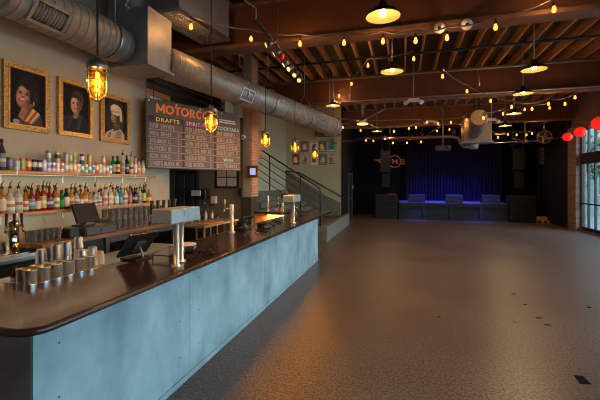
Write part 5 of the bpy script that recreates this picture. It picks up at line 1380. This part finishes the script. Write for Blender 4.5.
# ================================================================== lights, sky, camera
def aim(o, tgt): o.rotation_euler = (Vector(tgt)-o.location).to_track_quat('-Z','Y').to_euler()
for k, x in enumerate((1.0,2.3,3.6)):
    t = thing('stage_lamp', 'black stage lamp hidden behind the valance, %s' % ['left','middle','right'][k], 'stage lamp', (x,20.6,4.0))
    MB().cyl((0,0,.12),(0,.03,-.05),.07,.09,n=14).build('can', M['black'], t)
    MB().cyl((0,0,.1),(0,0,CEIL-4.0),.014,n=8).build('pole', M['blackmetal'], t)
    o = light('stage_lamp_light','SPOT',(x,20.62,3.93),STAGE_W*(1.3 if k == 1 else .8),(.03,.06,1.0),None,shadow_soft_size=.06,spot_size=math.radians(75),spot_blend=.8)
    aim(o,(x,20.4,.83))
for k, x in enumerate((.85,2.25,3.65)):
    t = thing('stage_lamp', 'small black stage lamp hung in front of the stage, %s' % ['left','middle','right'][k], 'stage lamp', (x,17.95,4.15))
    MB().cyl((0,0,.10),(0,.06,-.08),.06,.075,n=14).build('can', M['black'], t)
    MB().cyl((0,0,.09),(0,0,CEIL-4.15),.012,n=8).build('pole', M['blackmetal'], t)
    o = light('stage_front_light','SPOT',(x,18.03,4.03),STAGE_W*1.3,(.03,.06,1.0),None,shadow_soft_size=.05,spot_size=math.radians(42),spot_blend=.6)
    aim(o,(x,20.0,1.0))
    if k != 1:
        o = light('stage_floor_light','SPOT',(x,18.02,4.02),STAGE_W*1.5,(.05,.06,1.0),None,shadow_soft_size=.05,spot_size=math.radians(24),spot_blend=.6)
        aim(o,(x-.2,18.7,0))
for z, nm in ((US,'upper'),(LS,'lower')):
    t = thing('shelf_strip_lamp', 'thin warm strip lamp fixed beneath the %s bottle shelf' % nm, 'lamp', (-4.392,4.0,z-.046))
    MB().box(-4.40,-4.384,2.4,5.5,z-.042,z-.032).build('housing', M['dullsteel'], t, True)
    o = light('shelf_light','AREA',(-4.392,3.95,z-.044),SHELF_W,(1,.74,.42),None,shape='RECTANGLE',size=.012,size_y=3.1)
    MB().box(-4.398,-4.386,2.42,5.48,z-.0435,z-.042).build('diffuser', M['stripglow'], t, True)
light('under_bar_light','AREA',(-3.15,9.08,.97),LED_W,(1,.62,.2),None,shape='RECTANGLE',size=.6,size_y=.03)

w = bpy.data.worlds.new('daylight'); bpy.context.scene.world = w; w.use_nodes = True
nt = w.node_tree; bg = nt.nodes['Background']
tc = nt.nodes.new('ShaderNodeTexCoord'); sx = nt.nodes.new('ShaderNodeSeparateXYZ'); rp = nt.nodes.new('ShaderNodeValToRGB')
nt.links.new(tc.outputs['Generated'], sx.inputs[0]); nt.links.new(sx.outputs[2], rp.inputs[0]); nt.links.new(rp.outputs[0], bg.inputs[0])
rp.color_ramp.elements[0].color = (.60,.76,.85,1); rp.color_ramp.elements[1].color = (.32,.54,.92,1)
bg.inputs[1].default_value = SKY
for k, (a, b) in enumerate(bays):
    o = light('window_portal','AREA',(6.75,(a+b)/2,(WZ0+WZ1)/2),1,(1,1,1),None,shape='RECTANGLE',size=WZ1-WZ0,size_y=b-a)
    o.rotation_euler = (0,PI/2,0); o.data.cycles.is_portal = True

cam = bpy.data.cameras.new('camera'); co = bpy.data.objects.new('camera', cam); C.objects.link(co)
cam.sensor_width = 36; cam.lens = 36*F/600
cam.shift_y = (HOR-200)/600
co.location = (0,0,EYE); co.rotation_euler = (PI/2,0,A0)
cam.clip_start = .05; cam.clip_end = 200
S = bpy.context.scene; S.camera = co
S.view_settings.view_transform = 'Standard'; S.view_settings.look = 'None'; S.view_settings.gamma = 1; S.view_settings.use_curve_mapping = False
S.view_settings.exposure = EXPO
S.cycles.use_denoising = True
S.cycles.filter_width = 1.1
S.cycles.max_bounces = 8; S.cycles.transparent_max_bounces = 16
S.cycles.sample_clamp_indirect = 6
